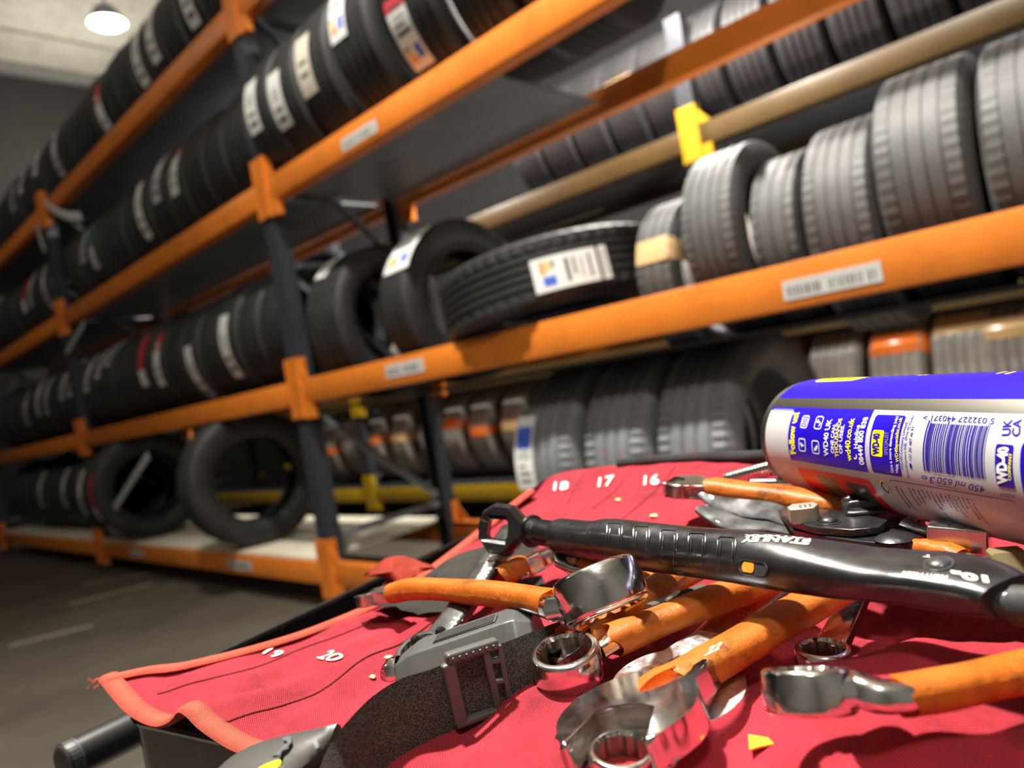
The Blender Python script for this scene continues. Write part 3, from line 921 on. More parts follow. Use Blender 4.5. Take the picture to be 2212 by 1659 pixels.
def ring_end(c, nrm, xd, od, hole, th, mats, parent, name='ring_end'):
    """12-point ring: c centre, nrm its axis, xd towards the shaft"""
    M = frame(c, xd, nrm); R = od / 2; h = th / 2
    st = star(hole / 2); bm = bmesh.new(); b = min(th * .16, (R - hole / 2) * .4)
    lip = hole / 2 * 1.13
    rr = lambda t: [(R - b + b * math.sin(t), h - b + b * math.cos(t))]
    prof = [(st, -h + .0012), (st, h - .0012), (lip, h)]
    for t in (0, .35, .7, 1.05, 1.4): prof += rr(t)
    prof += [(R + .0004, 0)]
    for t in (1.4, 1.05, .7, .35, 0): prof += [(r, -z) for r, z in rr(t)]
    prof += [(lip, -h)]
    rings = revolve(bm, prof, M, 96, closed=True)
    n = len(prof)
    bm.faces.ensure_lookup_table()
    for k in range(96): bm.faces[k].material_index = 1
    return finish(bm, name, mats, parent, angle=32)


def jaw_end(c, nrm, xd, width, slot, th, shaft_w, M_, parent, ang=15, depth=.55, reach=1.0, name='open_jaw', neck=.95):
    """open end: c head centre, xd from the head towards the shaft, slot turned by ang"""
    R = width / 2; F = frame(c, -xd, nrm); a0 = math.radians(ang)
    pts = []
    s = slot / 2
    ct = lambda x, y: (x * math.cos(a0) - y * math.sin(a0), x * math.sin(a0) + y * math.cos(a0))
    tip = math.acos(min(.98, (s + R * .10) / R)); tip = PI / 2 - math.asin(min(.95, (s + .16 * R) / R))
    # slot floor with flattened hex shoulders, then tips, then the round flank to the neck
    fl = -R * (depth - .5) * .9
    slotp = [(R * math.cos(PI / 2 - tip) * .0 + R * .80 * reach, s), (fl + s * .30, s), (fl, s * .45), (fl, -s * .45), (fl + s * .30, -s), (R * .80 * reach, -s)]
    tipA = (R * .93 * reach, -s - R * .10); tipB = (R * .93 * reach, s + R * .10)
    o = [ct(*p) for p in slotp] + [ct(*tipA)]
    aA = math.atan2(-s - R * .30, R * .80); nk = math.asin(min(.9, shaft_w / 2 / R))
    start = aA + a0; end = -(PI - nk * 1.35)
    k = 14
    for i in range(k + 1):
        a = start + (end - start) * i / k; o.append((R * math.cos(a), R * math.sin(a)))
    xs = -R * (1.0 + neck)
    o += [(-R * 1.22, -shaft_w * .62), (xs, -shaft_w / 2), (xs, shaft_w / 2), (-R * 1.22, shaft_w * .62)]
    start = PI - nk * 1.35; end = -aA + a0
    for i in range(k + 1):
        a = start + (end - start) * i / k; o.append((R * math.cos(a), R * math.sin(a)))
    o.append(ct(*tipB))
    bm = bmesh.new(); prism(bm, o, -th / 2, th / 2, F, min(.0016, th * .2), 3)
    # mark the slot walls as grimy
    bm.faces.ensure_lookup_table()
    for f in bm.faces:
        lc = F.inverted() @ f.calc_center_median(); x = lc.x * math.cos(-a0) - lc.y * math.sin(-a0); y = lc.x * math.sin(-a0) + lc.y * math.cos(-a0)
        if abs(lc.z) < th * .25 and abs(y) < s * 1.02 and x < R * .82 and x > fl - .001: f.material_index = 1
    return finish(bm, name, [M_, GRIMY], parent, angle=30, wn=True), c + xd * (-xs)


def shaft(pts, w, th, ups, M_, parent, name='shaft', p=3.2):
    bm = bmesh.new(); sweep(bm, pts, (w / 2, th / 2), 20, ups, p); return finish(bm, name, M_, parent, angle=30)


def sleeve(pts, w, th, ups, parent, seed=1, flare=1.0, name='orange_sleeve', p=2.5, cut=.35):
    """slightly crumpled shrink sleeve, open at its ends"""
    rr = random.Random(seed); ps = curve_pts(pts, 34); us = ups
    bm = bmesh.new(); prof = []
    ph = [rr.uniform(0, 6) for _ in range(4)]
    for i in range(34):
        t = i / 33; k = 1 + .03 * math.sin(t * 9 + ph[0]) + .02 * math.sin(t * 23 + ph[1]) + (flare - 1) * max(0, 1 - t * 5.5) ** 1.4
        prof.append((w / 2 * k, th / 2 * (1 + .04 * math.sin(t * 14 + ph[2])) * (1 + min(.3, flare - 1) * max(0, 1 - t * 9))))
    rings = sweep(bm, ps, prof, 28, us, p, caps=False)
    for k, v in enumerate(rings[0]):            # ragged cut end
        v.co += (ps[1] - ps[0]).normalized() * (-.0022 * cut * math.sin(k * .9 + ph[3]) - .003 * cut * math.cos(k * .45 + ph[0]))
    geo = bmesh.ops.solidify(bm, geom=bm.faces[:], thickness=.0009)
    return finish(bm, name, SLEEVE, parent, angle=50)


CH = [CHROME, GRIMY]


def print_on(o, root, s_, a, b, u, M_, name, bold=.02, lift=.0003):
    """lettering laid on a part's skin, its line given by three photo positions"""
    mw = root.matrix_world
    tree = BVHTree.FromPolygons([mw @ v.co for v in o.data.vertices], [list(p.vertices) for p in o.data.polygons])
    q = []
    for x, y in (a, b, u):
        h = tree.ray_cast(CAM, ray(x, y).normalized())[0]
        q.append(h if h else dep(x, y, .3))
    n = (CAM - q[0]).normalized() * lift

    def onto(p):
        h = tree.ray_cast(CAM, (p - CAM).normalized())[0]
        return (h if h else p) + n
    bm = bmesh.new(); add_text(bm, s_, q[0], q[1] - q[0], q[2] - q[0], bold, fn=onto, fine=1)
    return finish(bm, name, M_, o, smooth=False)


up0 = UP


def lean(x, a):             # up vector leaned about x by a degrees
    x = x.normalized(); u = (UP - x * UP.dot(x)).normalized(); return Matrix.Rotation(math.radians(a), 3, x) @ u


# 1: spanner with the deep offset ring, lying across the heap
c = dep(1297, 1277, .292); hpts = [dep(1203, 1306, .312), dep(1120, 1289, .335), dep(1000, 1277, .367), dep(900, 1272, .398), dep(852, 1281, .416)]
W = thing('combination_spanner', 'orange-sleeved spanner lying leftmost, its thick chrome ring tipped on edge', 'spanner', c)
e = (CR * .925 + CU * .385).normalized(); v = (c - CAM).normalized()
nrm = e.cross(v).normalized();  nrm = -nrm if nrm.z < 0 else nrm
nrm = (nrm + v * .10).normalized()
ring_end(c, nrm, -e, .0355, .0225, .0178, CH, W)
shaft([c - e * .013, c - e * .018, dep(1190, 1310, .314), hpts[1]], .0118, .0098, lean(hpts[1] - hpts[0], 10), CHROME, W)
sleeve(hpts, .0135, .0115, lean(hpts[-1] - hpts[0], 10), W, 3, 1.10, cut=.8)
jaw_end(dep(812, 1288, .430), UP, (dep(900, 1276, .40) - dep(812, 1288, .430)).normalized(), .022, .011, .007, .010, CHROME_D, W)

# 2: spanner with the ring facing up at the middle
c = dep(1226, 1432, .285)
W = thing('combination_spanner', 'orange-sleeved spanner in the middle with its grimy twelve-point ring facing up', 'spanner', c)
h2 = [dep(1318, 1385, .292), dep(1400, 1352, .297), dep(1500, 1312, .303), dep(1620, 1268, .311), dep(1760, 1215, .322)]
xd = (h2[1] - c).normalized(); v = (c - CAM).normalized(); nrm = lean(xd, 0)
nrm = (nrm - v * .16).normalized()
ring_end(c, nrm, xd, .0275, .0195, .0125, CH, W)
shaft([c + xd * .0125, h2[0], h2[1], h2[2]], .0142, .0068, lean(xd, -6), CHROME, W)
sleeve(h2, .0165, .0115, lean(h2[-1] - h2[0], -6), W, 8, 1.06, cut=.55)

# 3: big open-jaw spanner in front, jaw towards us
c = dep(1365, 1558, .236)
W = thing('combination_spanner', 'large orange-sleeved spanner printed 22 with its wide open chrome jaw nearest us', 'spanner', c)
h3 = [dep(1443, 1492, .249), dep(1520, 1442, .257), dep(1600, 1395, .266), dep(1700, 1335, .278), dep(1830, 1262, .292)]
xd = (h3[1] - c).normalized(); nr = lean(xd, -7)
jaw_end(c, nr, xd, .0475, .0245, .0105, .0155, CHROME, W, ang=25, depth=.62, neck=.45)
shaft([c + xd * .022, h3[0], h3[2]], .0135, .0080, nr, CHROME, W)
sl = sleeve([c + xd * .0195] + h3, .0168, .0118, nr, W, 5, 1.75, cut=.4)
print_on(sl, W, '22', (1522, 1416), (1553, 1402), (1534, 1397), mat('pale_peach_print', (.9, .62, .42), .6), 'size_print', .03)

# 4: bright spanner whose wide jaw lies under the big one
c = dep(1466, 1505, .262)
W = thing('open_end_spanner', 'bare chrome spanner stamped CHROME, its wide jaw under the big orange one', 'spanner', c)
h4 = [dep(1505, 1425, .288), dep(1560, 1370, .300), dep(1625, 1300, .318), dep(1700, 1225, .34)]
xd = (h4[2] - c).normalized(); nr = lean(xd, 4)
jaw_end(c, nr, xd, .0475, .023, .0095, .0185, BRUSHED, W, ang=-14, depth=.6, neck=.6)
sh4 = shaft([c + xd * .024] + h4, .0185, .0068, nr, BRUSHED, W, p=4.5)
print_on(sh4, W, 'CHROME', (1603, 1338), (1652, 1278), (1590, 1330), mat('bright_raised_steel', (.85, .85, .85), .2, 1.0), 'raised_lettering', .03)

# 5: ring under the open jaw at the bottom edge
c = dep(1346, 1648, .226)
W = thing('ring_spanner', 'chrome twelve-point ring cut by the picture bottom, inside the big open jaw', 'spanner', c)
xd = (-FWD * .9 + LAT * .15 - UP * .12).normalized(); nr = (UP + FWD * -.16 + LAT * .05).normalized()
ring_end(c, nr, xd, .0205, .0150, .0105, CH, W); shaft([c + xd * .010, c + xd * .05], .009, .006, UP, CHROME, W)

# 6: small ring spanner below the black pliers
c = dep(1779, 1428, .262)
W = thing('ring_spanner', 'small bare chrome ring spanner standing under the black pliers, right of the big handle', 'spanner', c)
h6 = [dep(1795, 1400, .270), dep(1822, 1345, .292), dep(1845, 1295, .31), dep(1900, 1215, .34)]
xd = (h6[1] - c).normalized(); v = (c - CAM).normalized(); nr = (lean(xd, 6) + v * .18).normalized()
ring_end(c, nr, xd, .0188, .0140, .0105, CH, W)
shaft([c + xd * .0085] + h6, .0115, .0055, lean(xd, -6), CHROME, W, p=4.5)

# 7: right-hand spanner with polished ring
c = dep(1748, 1492, .205)
W = thing('combination_spanner', 'orange-sleeved spanner at the right edge with a polished chrome ring on its left end', 'spanner', c)
h7 = [dep(1945, 1503, .196), dep(2040, 1488, .197), dep(2130, 1468, .199), dep(2260, 1440, .203), dep(2400, 1405, .208)]
xd = (h7[1] - c).normalized(); v = (c - CAM).normalized(); nr = (UP * 1.0 + v * .27 + LAT * .34).normalized(); e = (nr.cross(v)).normalized()
ring_end(c, nr, xd, .0245, .0165, .0118, CH, W)
bm = bmesh.new(); M = frame(c, xd, nr)
sweep(bm, curve_pts([c + xd * .006, c + xd * .013, dep(1893, 1503, .1975), h7[0], h7[1]], 24), [(.0105 - .0055 * min(1, i / 18), .0057 - .0022 * min(1, i / 18)) for i in range(24)], 24, nr, 3.0); finish(bm, 'shaft', CHROME, W)
sleeve(h7, .0122, .0098, lean(h7[2] - h7[0], 0), W, 11, 1.02, cut=.3)

# 8: orange-sleeved spanner passing behind the tipped ring
W = thing('combination_spanner', 'orange-sleeved spanner half hidden behind the tipped ring, pointing up right', 'spanner', dep(1300, 1362, .31))
h8 = [dep(1262, 1372, .302), dep(1310, 1335, .310), dep(1390, 1292, .322), dep(1480, 1235, .340), dep(1580, 1180, .36)]
nr = lean(h8[2] - h8[0], 0)
sleeve(h8, .0165, .0115, nr, W, 21, 1.0); shaft([dep(1235, 1390, .298)] + h8[:3], .0115, .0065, nr, CHROME_D, W)
jaw_end(dep(1208, 1408, .300), nr, (h8[1] - h8[0]).normalized(), .026, .013, .008, .012, CHROME_D, W)

# 9: dark stamped spanner running under spanner 1
W = thing('combination_spanner', 'dull dark spanner with raised white lettering, crossing under the leftmost orange handle', 'spanner', dep(1010, 1300, .36))
h9 = [dep(935, 1395, .345), dep(985, 1330, .362), dep(1030, 1262, .386), dep(1072, 1198, .412), dep(1110, 1140, .44)]
nr = lean(h9[2] - h9[0], 0)
STEEL_D = m_black('dull_dark_steel', (.018, .017, .016), .3, (.10, .095, .09), .66)
sh9 = shaft(h9, .0150, .0062, nr, STEEL_D, W, p=4.5)
ring_end(dep(915, 1418, .342), nr, (h9[1] - h9[0]).normalized(), .026, .017, .010, [STEEL_D, GRIMY], W)
PL = mat('pale_raised_letters', (.8, .78, .7), .35, .3)
print_on(sh9, W, 'VANADIUM', (1042, 1258), (1074, 1205), (1026, 1252), PL, 'raised_lettering', .04)
print_on(sh9, W, '11', (992, 1352), (999, 1338), (974, 1346), PL, 'raised_number', .04)

# 10: short orange stub with a rounded chrome jaw behind
W = thing('combination_spanner', 'spanner with a short orange sleeve and rounded chrome end, behind the leftmost handle', 'spanner', dep(1110, 1225, .40))
a = dep(1072, 1252, .392); b = dep(1128, 1222, .404); nr = lean(b - a, -12)
sleeve([a, a * .6 + b * .4, a * .3 + b * .7, b], .0155, .012, nr, W, 31, 1.0)
shaft([b - (b - a) * .3, b + (b - a) * .5], .013, .007, nr, CHROME, W)
jaw_end(dep(1166, 1209, .412), nr, (a - b).normalized(), .0215, .010, .0085, .013, CHROME, W, ang=170)

# 11: open jaw at the back with a long orange handle under the can
c = dep(1482, 1052, .440)
W = thing('combination_spanner', 'orange-sleeved spanner at the back with a small open jaw pointing left on the red cloth', 'spanner', c)
h11 = [dep(1538, 1056, .428), dep(1620, 1066, .410), dep(1720, 1080, .390), dep(1830, 1097, .370), dep(1900, 1108, .36)]
xd = (h11[1] - h11[0]).normalized(); nr = lean(xd, 0)
jaw_end(c, nr, xd, .0255, .0115, .0085, .012, CHROME, W, ang=12, neck=.7)
shaft([c + xd * .012] + h11[:3], .012, .007, nr, CHROME, W)
sleeve(h11, .0165, .0125, nr, W, 41, 1.0)

# 12: knurled ratchet bar beside it
W = thing('ratchet_bar', 'bright chrome ratchet bar with a ribbed grip, lying behind the back spanner', 'ratchet', dep(1620, 1030, .46))
a = dep(1560, 1040, .470); b = dep(1672, 1010, .435); c2 = dep(1760, 1000, .41)
bm = bmesh.new(); ps = [a.lerp(b, i / 30) for i in range(31)]
sweep(bm, ps, [(.0052 * (1 - .10 * (i % 2)) * min(1, .5 + i * .12), .0048 * (1 - .10 * (i % 2)) * min(1, .5 + i * .12)) for i in range(31)], 20); finish(bm, 'ribbed_grip', CHROME, W, angle=20)
shaft([b, c2], .008, .008, UP, CHROME, W)
bm = bmesh.new(); sweep(bm, [dep(1625, 1047, .432), dep(1700, 1046, .418), dep(1780, 1056, .402)], (.003, .0035), 12); finish(bm, 'side_rod', CHROME, W)

# 13: broken chrome pliers jaw between the pliers and the tipped ring
W = thing('slip_joint_pliers', 'chrome pliers nose poking out below the black locking pliers tube', 'pliers', dep(1260, 1215, .36))
bm = bmesh.new()
sweep(bm, [dep(1204, 1190, .375), dep(1218, 1212, .368), dep(1245, 1226, .362), dep(1290, 1238, .354)], [(.003, .0018), (.0055, .003), (.006, .003), (.004, .003)], 16, UP, 2.6); finish(bm, 'jaw', CHROME_D, W)
bm = bmesh.new(); sweep(bm, [dep(1218, 1194, .376), dep(1270, 1206, .366), dep(1340, 1218, .352), dep(1420, 1236, .345)], [(.003, .002), (.0065, .003), (.0065, .003), (.005, .003)], 16, UP, 2.6); finish(bm, 'jaw', CHROME, W)
bm = bmesh.new(); revolve(bm, [(0, .004), (.003, .004), (.004, .003), (.004, -.003), (0, -.003)], frame(dep(1242, 1214, .3635), LAT, UP), 20); finish(bm, 'rivet', GRIMY, W)
sleeve([dep(1262, 1224, .358), dep(1300, 1232, .352), dep(1360, 1246, .345), dep(1420, 1262, .34)], .010, .009, UP, W, 51, 1.0)

# 14: ribbed black cable tie strip between handles
W = thing('ribbed_strip', 'thin grey ribbed plastic strip between two orange handles, with a pale end', 'strip', dep(1500, 1280, .312))
bm = bmesh.new(); a = dep(1405, 1312, .305); b = dep(1520, 1270, .322)
ps = [a.lerp(b, i / 60) for i in range(61)]
sweep(bm, ps, [(.0024, .0012 + .0006 * (i % 2)) for i in range(61)], 8, UP, 4); finish(bm, 'strip', DARKPL, W, angle=20)
bm = bmesh.new(); sweep(bm, [dep(1440, 1296, .306), dep(1455, 1286, .310), dep(1464, 1278, .314)], [(.0008, .0006), (.0014, .0008), (.0012, .0006)], 8); finish(bm, 'pale_end', mat('pale_plastic', (.7, .68, .5), .5), W)

# ------------------------------------------------------------------ black locking pliers
W = thing('locking_pliers', 'black locking pliers with a square-holed adjusting screw and ribbed tubular grip', 'pliers', dep(1600, 1200, .28))
hh = -.080
# loft stations: photo x, top y, bottom y, power of the section, flat-top share
st = [(1206, 1121, 1192, 2.0), (1212, 1119, 1196, 2.0), (1240, 1122, 1201, 2.0), (1284, 1125, 1211, 2.0), (1306, 1120, 1217, 2.0), (1330, 1120, 1222, 2.0), (1420, 1130, 1236, 2.0), (1500, 1138, 1247, 2.0),
      (1580, 1143, 1258, 2.0), (1640, 1149, 1268, 2.1), (1700, 1156, 1278, 2.3), (1760, 1163, 1287, 2.6), (1820, 1170, 1295, 3.0), (1880, 1178, 1300, 3.4), (1950, 1184, 1306, 3.8), (2020, 1188, 1317, 4.0), (2090, 1196, 1330, 4.0), (2140, 1212, 1338, 3.6), (2178, 1232, 1346, 3.2)]
pts = []; prof = []; pw = []
for i, (x, t, b, p) in enumerate(st):
    c = at(x, (t + b) / 2, hh - .004 * max(0, (x - 1700) / 500)); pts.append(c)
    d = (c - CAM).dot(CF); half = (b - t) / 2 * .985 / FPX * d
    f = max(0, min(1, (x - 1640) / 260))
    prof.append((half * (1 + .17 * f), half * (1 - .34 * f))); pw.append(p)
axis = (pts[-1] - pts[0]).normalized()
bm = bmesh.new(); rings = []; N = len(pts); n = 48
dense = curve_pts(pts, 110)
def lerp_prof(q):
    s = (q - pts[0]).dot(axis); S = [(p - pts[0]).dot(axis) for p in pts]
    k = 0
    while k < N - 2 and S[k + 1] < s: k += 1
    u = max(0, min(1, (s - S[k]) / (S[k + 1] - S[k])))
    return prof[k][0] * (1 - u) + prof[k + 1][0] * u, prof[k][1] * (1 - u) + prof[k + 1][1] * u, pw[k] * (1 - u) + pw[k + 1] * u
PUP = lean(axis, 13)
for i, q in enumerate(dense):
    t = dense[min(i + 1, 109)] - dense[max(i - 1, 0)]; B = basis(t, PUP); w, h, p = lerp_prof(q); r = []
    for k in range(n):
        a = 2 * PI * k / n; c, s = math.cos(a), math.sin(a)
        r.append(bm.verts.new(q + B.col[1] * (w * math.copysign(abs(c) ** (2 / p), c)) + B.col[2] * (h * math.copysign(abs(s) ** (2 / p), s))))
    rings.append(r)
for a, b in zip(rings, rings[1:]):
    for k in range(n): bm.faces.new((a[k], a[(k + 1) % n], b[(k + 1) % n], b[k]))
bm.faces.new(rings[0]); bm.faces.new(rings[-1])
body = finish(bm, 'tube_handle', BLACK, W, angle=40)


def on_tube(x, y, lift=0):  # point of the tube's skin seen at a photo position
    best = None
    r = ray(x, y).normalized()
    for i in range(2, len(dense) - 1):
        q = dense[i]; t = (dense[i + 1] - dense[i - 1]).normalized(); B = basis(t, PUP); w, h, p = lerp_prof(q)
        # intersect with this station's plane
        k = (q - CAM).dot(t) / r.dot(t) if abs(r.dot(t)) > 1e-6 else None
        if k is None: continue
        X = CAM + r * k - q; yy, zz = X.dot(B.col[1]) / w, X.dot(B.col[2]) / h
        val = (abs(yy) ** p + abs(zz) ** p) - 1
        if best is None or abs(val) < best[0]:
            if yy < .9: best = (abs(val), k, i)
    # refine: march along the ray to the skin
    def inside(P):
        s = (P - dense[0]).dot(axis); i = min(len(dense) - 2, max(1, int(s / (dense[-1] - dense[0]).dot(axis) * (len(dense) - 1))))
        i = min(range(max(1, i - 6), min(len(dense) - 1, i + 7)), key=lambda j: abs((P - dense[j]).dot(axis)))
        q = dense[i]; t = (dense[i + 1] - dense[i - 1]).normalized(); B = basis(t, PUP); q = q + t * (P - q).dot(t); w, h, p = lerp_prof(q)
        X = P - q; return abs(X.dot(B.col[1]) / w) ** p + abs(X.dot(B.col[2]) / h) ** p < 1
    k = .15
    while k < .5:
        if inside(CAM + r * k): break
        k += .0015
    lo, hi = k - .0015, k
    for _ in range(12):
        mi = (lo + hi) / 2
        if inside(CAM + r * mi): hi = mi
        else: lo = mi
    return CAM + r * (hi - lift)


# five pairs of pressed U-shaped grip lines, each line a raised bead
for gx, top, wd in ((1328, 1130, 16), (1386, 1137, 17), (1445, 1145, 18), (1506, 1152, 18), (1570, 1160, 19)):
    for k_, (inset, y0) in enumerate(((0, top), (5, top + 8))):
        xl, xr = gx - wd + inset, gx + wd - inset; sk = 3
        yb = top + (62 if gx < 1400 else 66)
        pix = [(xl - sk, yb + 8), (xl - 1, (yb + y0) / 2), (xl, y0 + 5), (xl + 4, y0), (gx, y0), (xr - 4, y0 + 1), (xr, y0 + 6), (xr - 1, (yb + y0) / 2), (xr - sk, yb + 8)]
        if k_: pix = [[(xl - sk, yb + 8), (xl - 1, (yb + y0) / 2), (xl + 1, y0 + 4)], [(xr - 1, y0 + 4), (xr - 1, (yb + y0) / 2), (xr - sk, yb + 8)]]
        else: pix = [pix]
        bm = bmesh.new()
        for q in pix: sweep(bm, curve_pts([on_tube(x, y, .0001) for x, y in q], 28 if len(q) > 3 else 10), (.00042, .0004), 6)
        finish(bm, 'grip_rib', m_black('rubbed_black_rib', (.02, .02, .02), .25, (.30, .27, .22), .60), W)
# slot through the tube
M = frame(on_tube(1628, 1228, .0002), on_tube(1650, 1232) - on_tube(1606, 1224), (CAM - on_tube(1628, 1228)).normalized())
sl = [(.0055 * math.copysign(1, math.cos(a)) * .62 + .0026 * math.cos(a), .0022 * math.sin(a)) for a in [2 * PI * i / 24 for i in range(24)]]
bm = bmesh.new(); prism(bm, sl, -.004, .0003, M); finish(bm, 'slot_hole', mat('slot_darkness', (.004, .004, .004), .9), W, smooth=False)
bm = bmesh.new(); prism(bm, [(x * .45 - .0022, y * .8) for x, y in sl], -.003, .0006, M); finish(bm, 'spring_glimpse', SLEEVE_IN, W, smooth=False)
bm = bmesh.new(); ring = [M @ Vector((x * 1.06, y * 1.12, .0003)) for x, y in sl]; sweep(bm, ring + [ring[0]], (.00035, .00035), 6, (CAM - M.translation).normalized()); finish(bm, 'slot_rim', BLACK, W)
# threaded neck and adjusting screw eye
ax = -axis
n0 = at(1209, 1157, hh); n1 = at(1170, 1150, hh); n2 = at(1148, 1147, hh)
bm = bmesh.new(); ps = [n0.lerp(n1, i / 24) for i in range(25)]
sweep(bm, ps, [(.0068 * (1 - .15 * (i % 2)), .0068 * (1 - .15 * (i % 2))) for i in range(25)], 28); finish(bm, 'thread', BLACK, W, angle=15)
bm = bmesh.new(); sweep(bm, [n1 - axis * -.001, n1.lerp(n2, .45), n2, n2 - axis * .004], [(.0062, .0062), (.0060, .0060), (.0078, .0078), (.0075, .0075)], 28); finish(bm, 'collar', BLACK, W, angle=30)
bm = bmesh.new(); revolve(bm, [(.0062, -.0014), (.0082, -.0010), (.0088, 0), (.0082, .0010), (.0062, .0014)], frame(n2 + axis * .001, UP, axis), 32); finish(bm, 'collar_bead', BLACK, W)
# octagonal eye with a square hole, lying in a steep plane that faces us
ec = dep(1083, 1143, .398); ex = (dep(1148, 1150, .388) - dep(1030, 1140, .402)).normalized(); vn = (CAM - ec).normalized()
ez = (vn - ex * vn.dot(ex)).normalized(); M = frame(ec, ex, ez); px = .398 / FPX
outl = [(-52, -24), (-28, -53), (18, -57), (48, -26), (66, -14), (66, 16), (44, 34), (22, 54), (-18, 56), (-48, 36), (-58, 2)]
hole = [(-28, -20), (14, -22), (18, -16), (18, 14), (12, 20), (-26, 20), (-30, 14), (-31, -14)]
bm = bmesh.new(); th = .0046
def tier(pts_, z, k=1.0): return [bm.verts.new(M @ Vector((x * px * k, y * px * k, z))) for x, y in pts_]
import itertools
NO = 44
def resample(poly, m_):
    P_ = [Vector((x, y, 0)) for x, y in poly]; P_.append(P_[0]); d = [0]
    for a, b in zip(P_, P_[1:]): d.append(d[-1] + (b - a).length)
    o = []
    for i in range(m_):
        t = d[-1] * i / m_; k = 0
        while d[k + 1] < t: k += 1
        q = P_[k].lerp(P_[k + 1], (t - d[k]) / (d[k + 1] - d[k])); o.append((q.x, q.y))
    return o
def polar(poly):            # 44 spokes so that outline and hole share angles
    o = []
    for i in range(NO):
        a = -PI + 2 * PI * i / NO; dx, dy = math.cos(a), math.sin(a); best = 0
        for (x1, y1), (x2, y2) in zip(poly, poly[1:] + poly[:1]):
            den = dx * (y2 - y1) - dy * (x2 - x1)
            if abs(den) < 1e-9: continue
            t = (x1 * (y2 - y1) - y1 * (x2 - x1)) / den; u = (x1 * dy - y1 * dx) / den
            if t > 0 and -1e-6 <= u <= 1 + 1e-6: best = max(best, t)
        o.append((dx * best, dy * best))
    return o
po, ph = polar(outl), polar(hole)
L = [tier(po, -th), tier(po, th * .0), tier(po, th, .83), tier(ph, th, 1.45), tier(ph, th * .35, 1.0), tier(ph, -th * .6, 1.0), tier(ph, -th, 1.15)]
for a, b in zip(L, L[1:] + L[:1]):
    for k in range(NO): bm.faces.new((a[k], a[(k + 1) % NO], b[(k + 1) % NO], b[k]))
finish(bm, 'screw_eye', BLACK, W, angle=25)
# rivet, lettering, end pin
c = on_tube(2027, 1218, .0); nz = PUP
bm = bmesh.new(); revolve(bm, [(0, .0016), (.002, .0015), (.0032, .0009), (.0036, .0002), (.0044, .0003), (.0050, -.0004), (.0052, -.0016)], frame(c, axis, nz), 36); finish(bm, 'rivet', m_black('rubbed_rivet_steel', (.03, .03, .03), .25, (.4, .38, .34), .58), W)
def skin(q, lift=.00025):
    i = min(range(1, len(dense) - 1), key=lambda j: abs((q - dense[j]).dot(axis)))
    c = dense[i]; t = (dense[i + 1] - dense[i - 1]).normalized(); B = basis(t, PUP); c = c + t * (q - c).dot(t); w, h, p = lerp_prof(c)
    X = q - c; y, z = X.dot(B.col[1]), X.dot(B.col[2]); k = (abs(y / w) ** p + abs(z / h) ** p) ** (1 / p)
    d = B.col[1] * (y / k) + B.col[2] * (z / k); return c + d * (1 + lift / d.length)


def body_text(s, a, b, u, bold=.02, name='lettering'):
    def hit(x, y):
        for k in range(12):
            p = on_tube(x, y + k * 1.5, .0003)
            if (p - CAM).length < .42: return p
        return p
    o = hit(*a); xd = hit(*b) - o; yd = hit(*u) - o
    bm = bmesh.new(); add_text(bm, s, o, xd, yd, bold, fn=skin); finish(bm, name, WHITEMARK, W, smooth=False)
body_text('STANLEY', (1752, 1168), (1604, 1159), (1747, 1178), .05)
body_text('FATMAX', (1752, 1164.5), (1608, 1155.5), (1751, 1167.5), .02)
body_text('10"', (2137, 1258), (2056, 1246), (2133, 1244), .05)
body_text('FMHT74889', (2048, 1243), (1950, 1233), (2046, 1249), .02)
body_text('L', (2008, 1204), (1994, 1203), (2007, 1199), .04)
bm = bmesh.new(); e0 = pts[-1] + UP * -.002; sweep(bm, [e0 - axis * .006, e0 + axis * .0005, e0 + axis * .001, e0 + axis * .004, e0 + axis * .03], [(.0045, .0045), (.0045, .0045), (.0055, .0055), (.0058, .0058), (.0055, .0055)], 28); finish(bm, 'jaw_pin', m_black('dull_black_pin', (.010, .010, .010), .5, (.08, .07, .06), .68), W)
bm = bmesh.new(); sweep(bm, [e0 + axis * .014 + PUP * .001, e0 + axis * .024 + PUP * .002, e0 + axis * .05], [(.006, .005), (.0075, .006), (.008, .006)], 20, PUP, 3); finish(bm, 'jaw', m_black('brown_black_jaw', (.014, .012, .010), .45, (.08, .07, .05), .68), W)

# ------------------------------------------------------------------ black snips lying behind the pliers
W = thing('metal_snips', 'black metal snips with two dipped grips, a square pale nut and a round rivet', 'snips', dep(1740, 1120, .36))
bm = bmesh.new()
sweep(bm, curve_pts([dep(1512, 1064, .425), dep(1560, 1078, .415), dep(1620, 1092, .400), dep(1690, 1114, .380), dep(1740, 1132, .366)], 30), [(.0030 + .0075 * math.sin(PI * min(.86, i / 24)), .0011 + .0008 * math.sin(PI * min(1, i / 26))) for i in range(30)], 18, lean(LAT, 48), 2.6); finish(bm, 'grip', DIPPED, W)
bm = bmesh.new()
sweep(bm, curve_pts([dep(1506, 1098, .412), dep(1560, 1120, .402), dep(1620, 1132, .390), dep(1680, 1140, .376), dep(1730, 1146, .364)], 30), [(.0025 + .006 * math.sin(PI * min(.86, i / 24)), .0013 + .001 * math.sin(PI * min(1, i / 26))) for i in range(30)], 18, lean(LAT, 30), 2.6); finish(bm, 'grip', DIPPED, W)
bm = bmesh.new()
sweep(bm, curve_pts([dep(1530, 1090, .418), dep(1600, 1112, .402), dep(1680, 1132, .378)], 20), (.004, .0012), 12, lean(LAT, 30), 2.6); finish(bm, 'grip_liner', DIPPED, W)
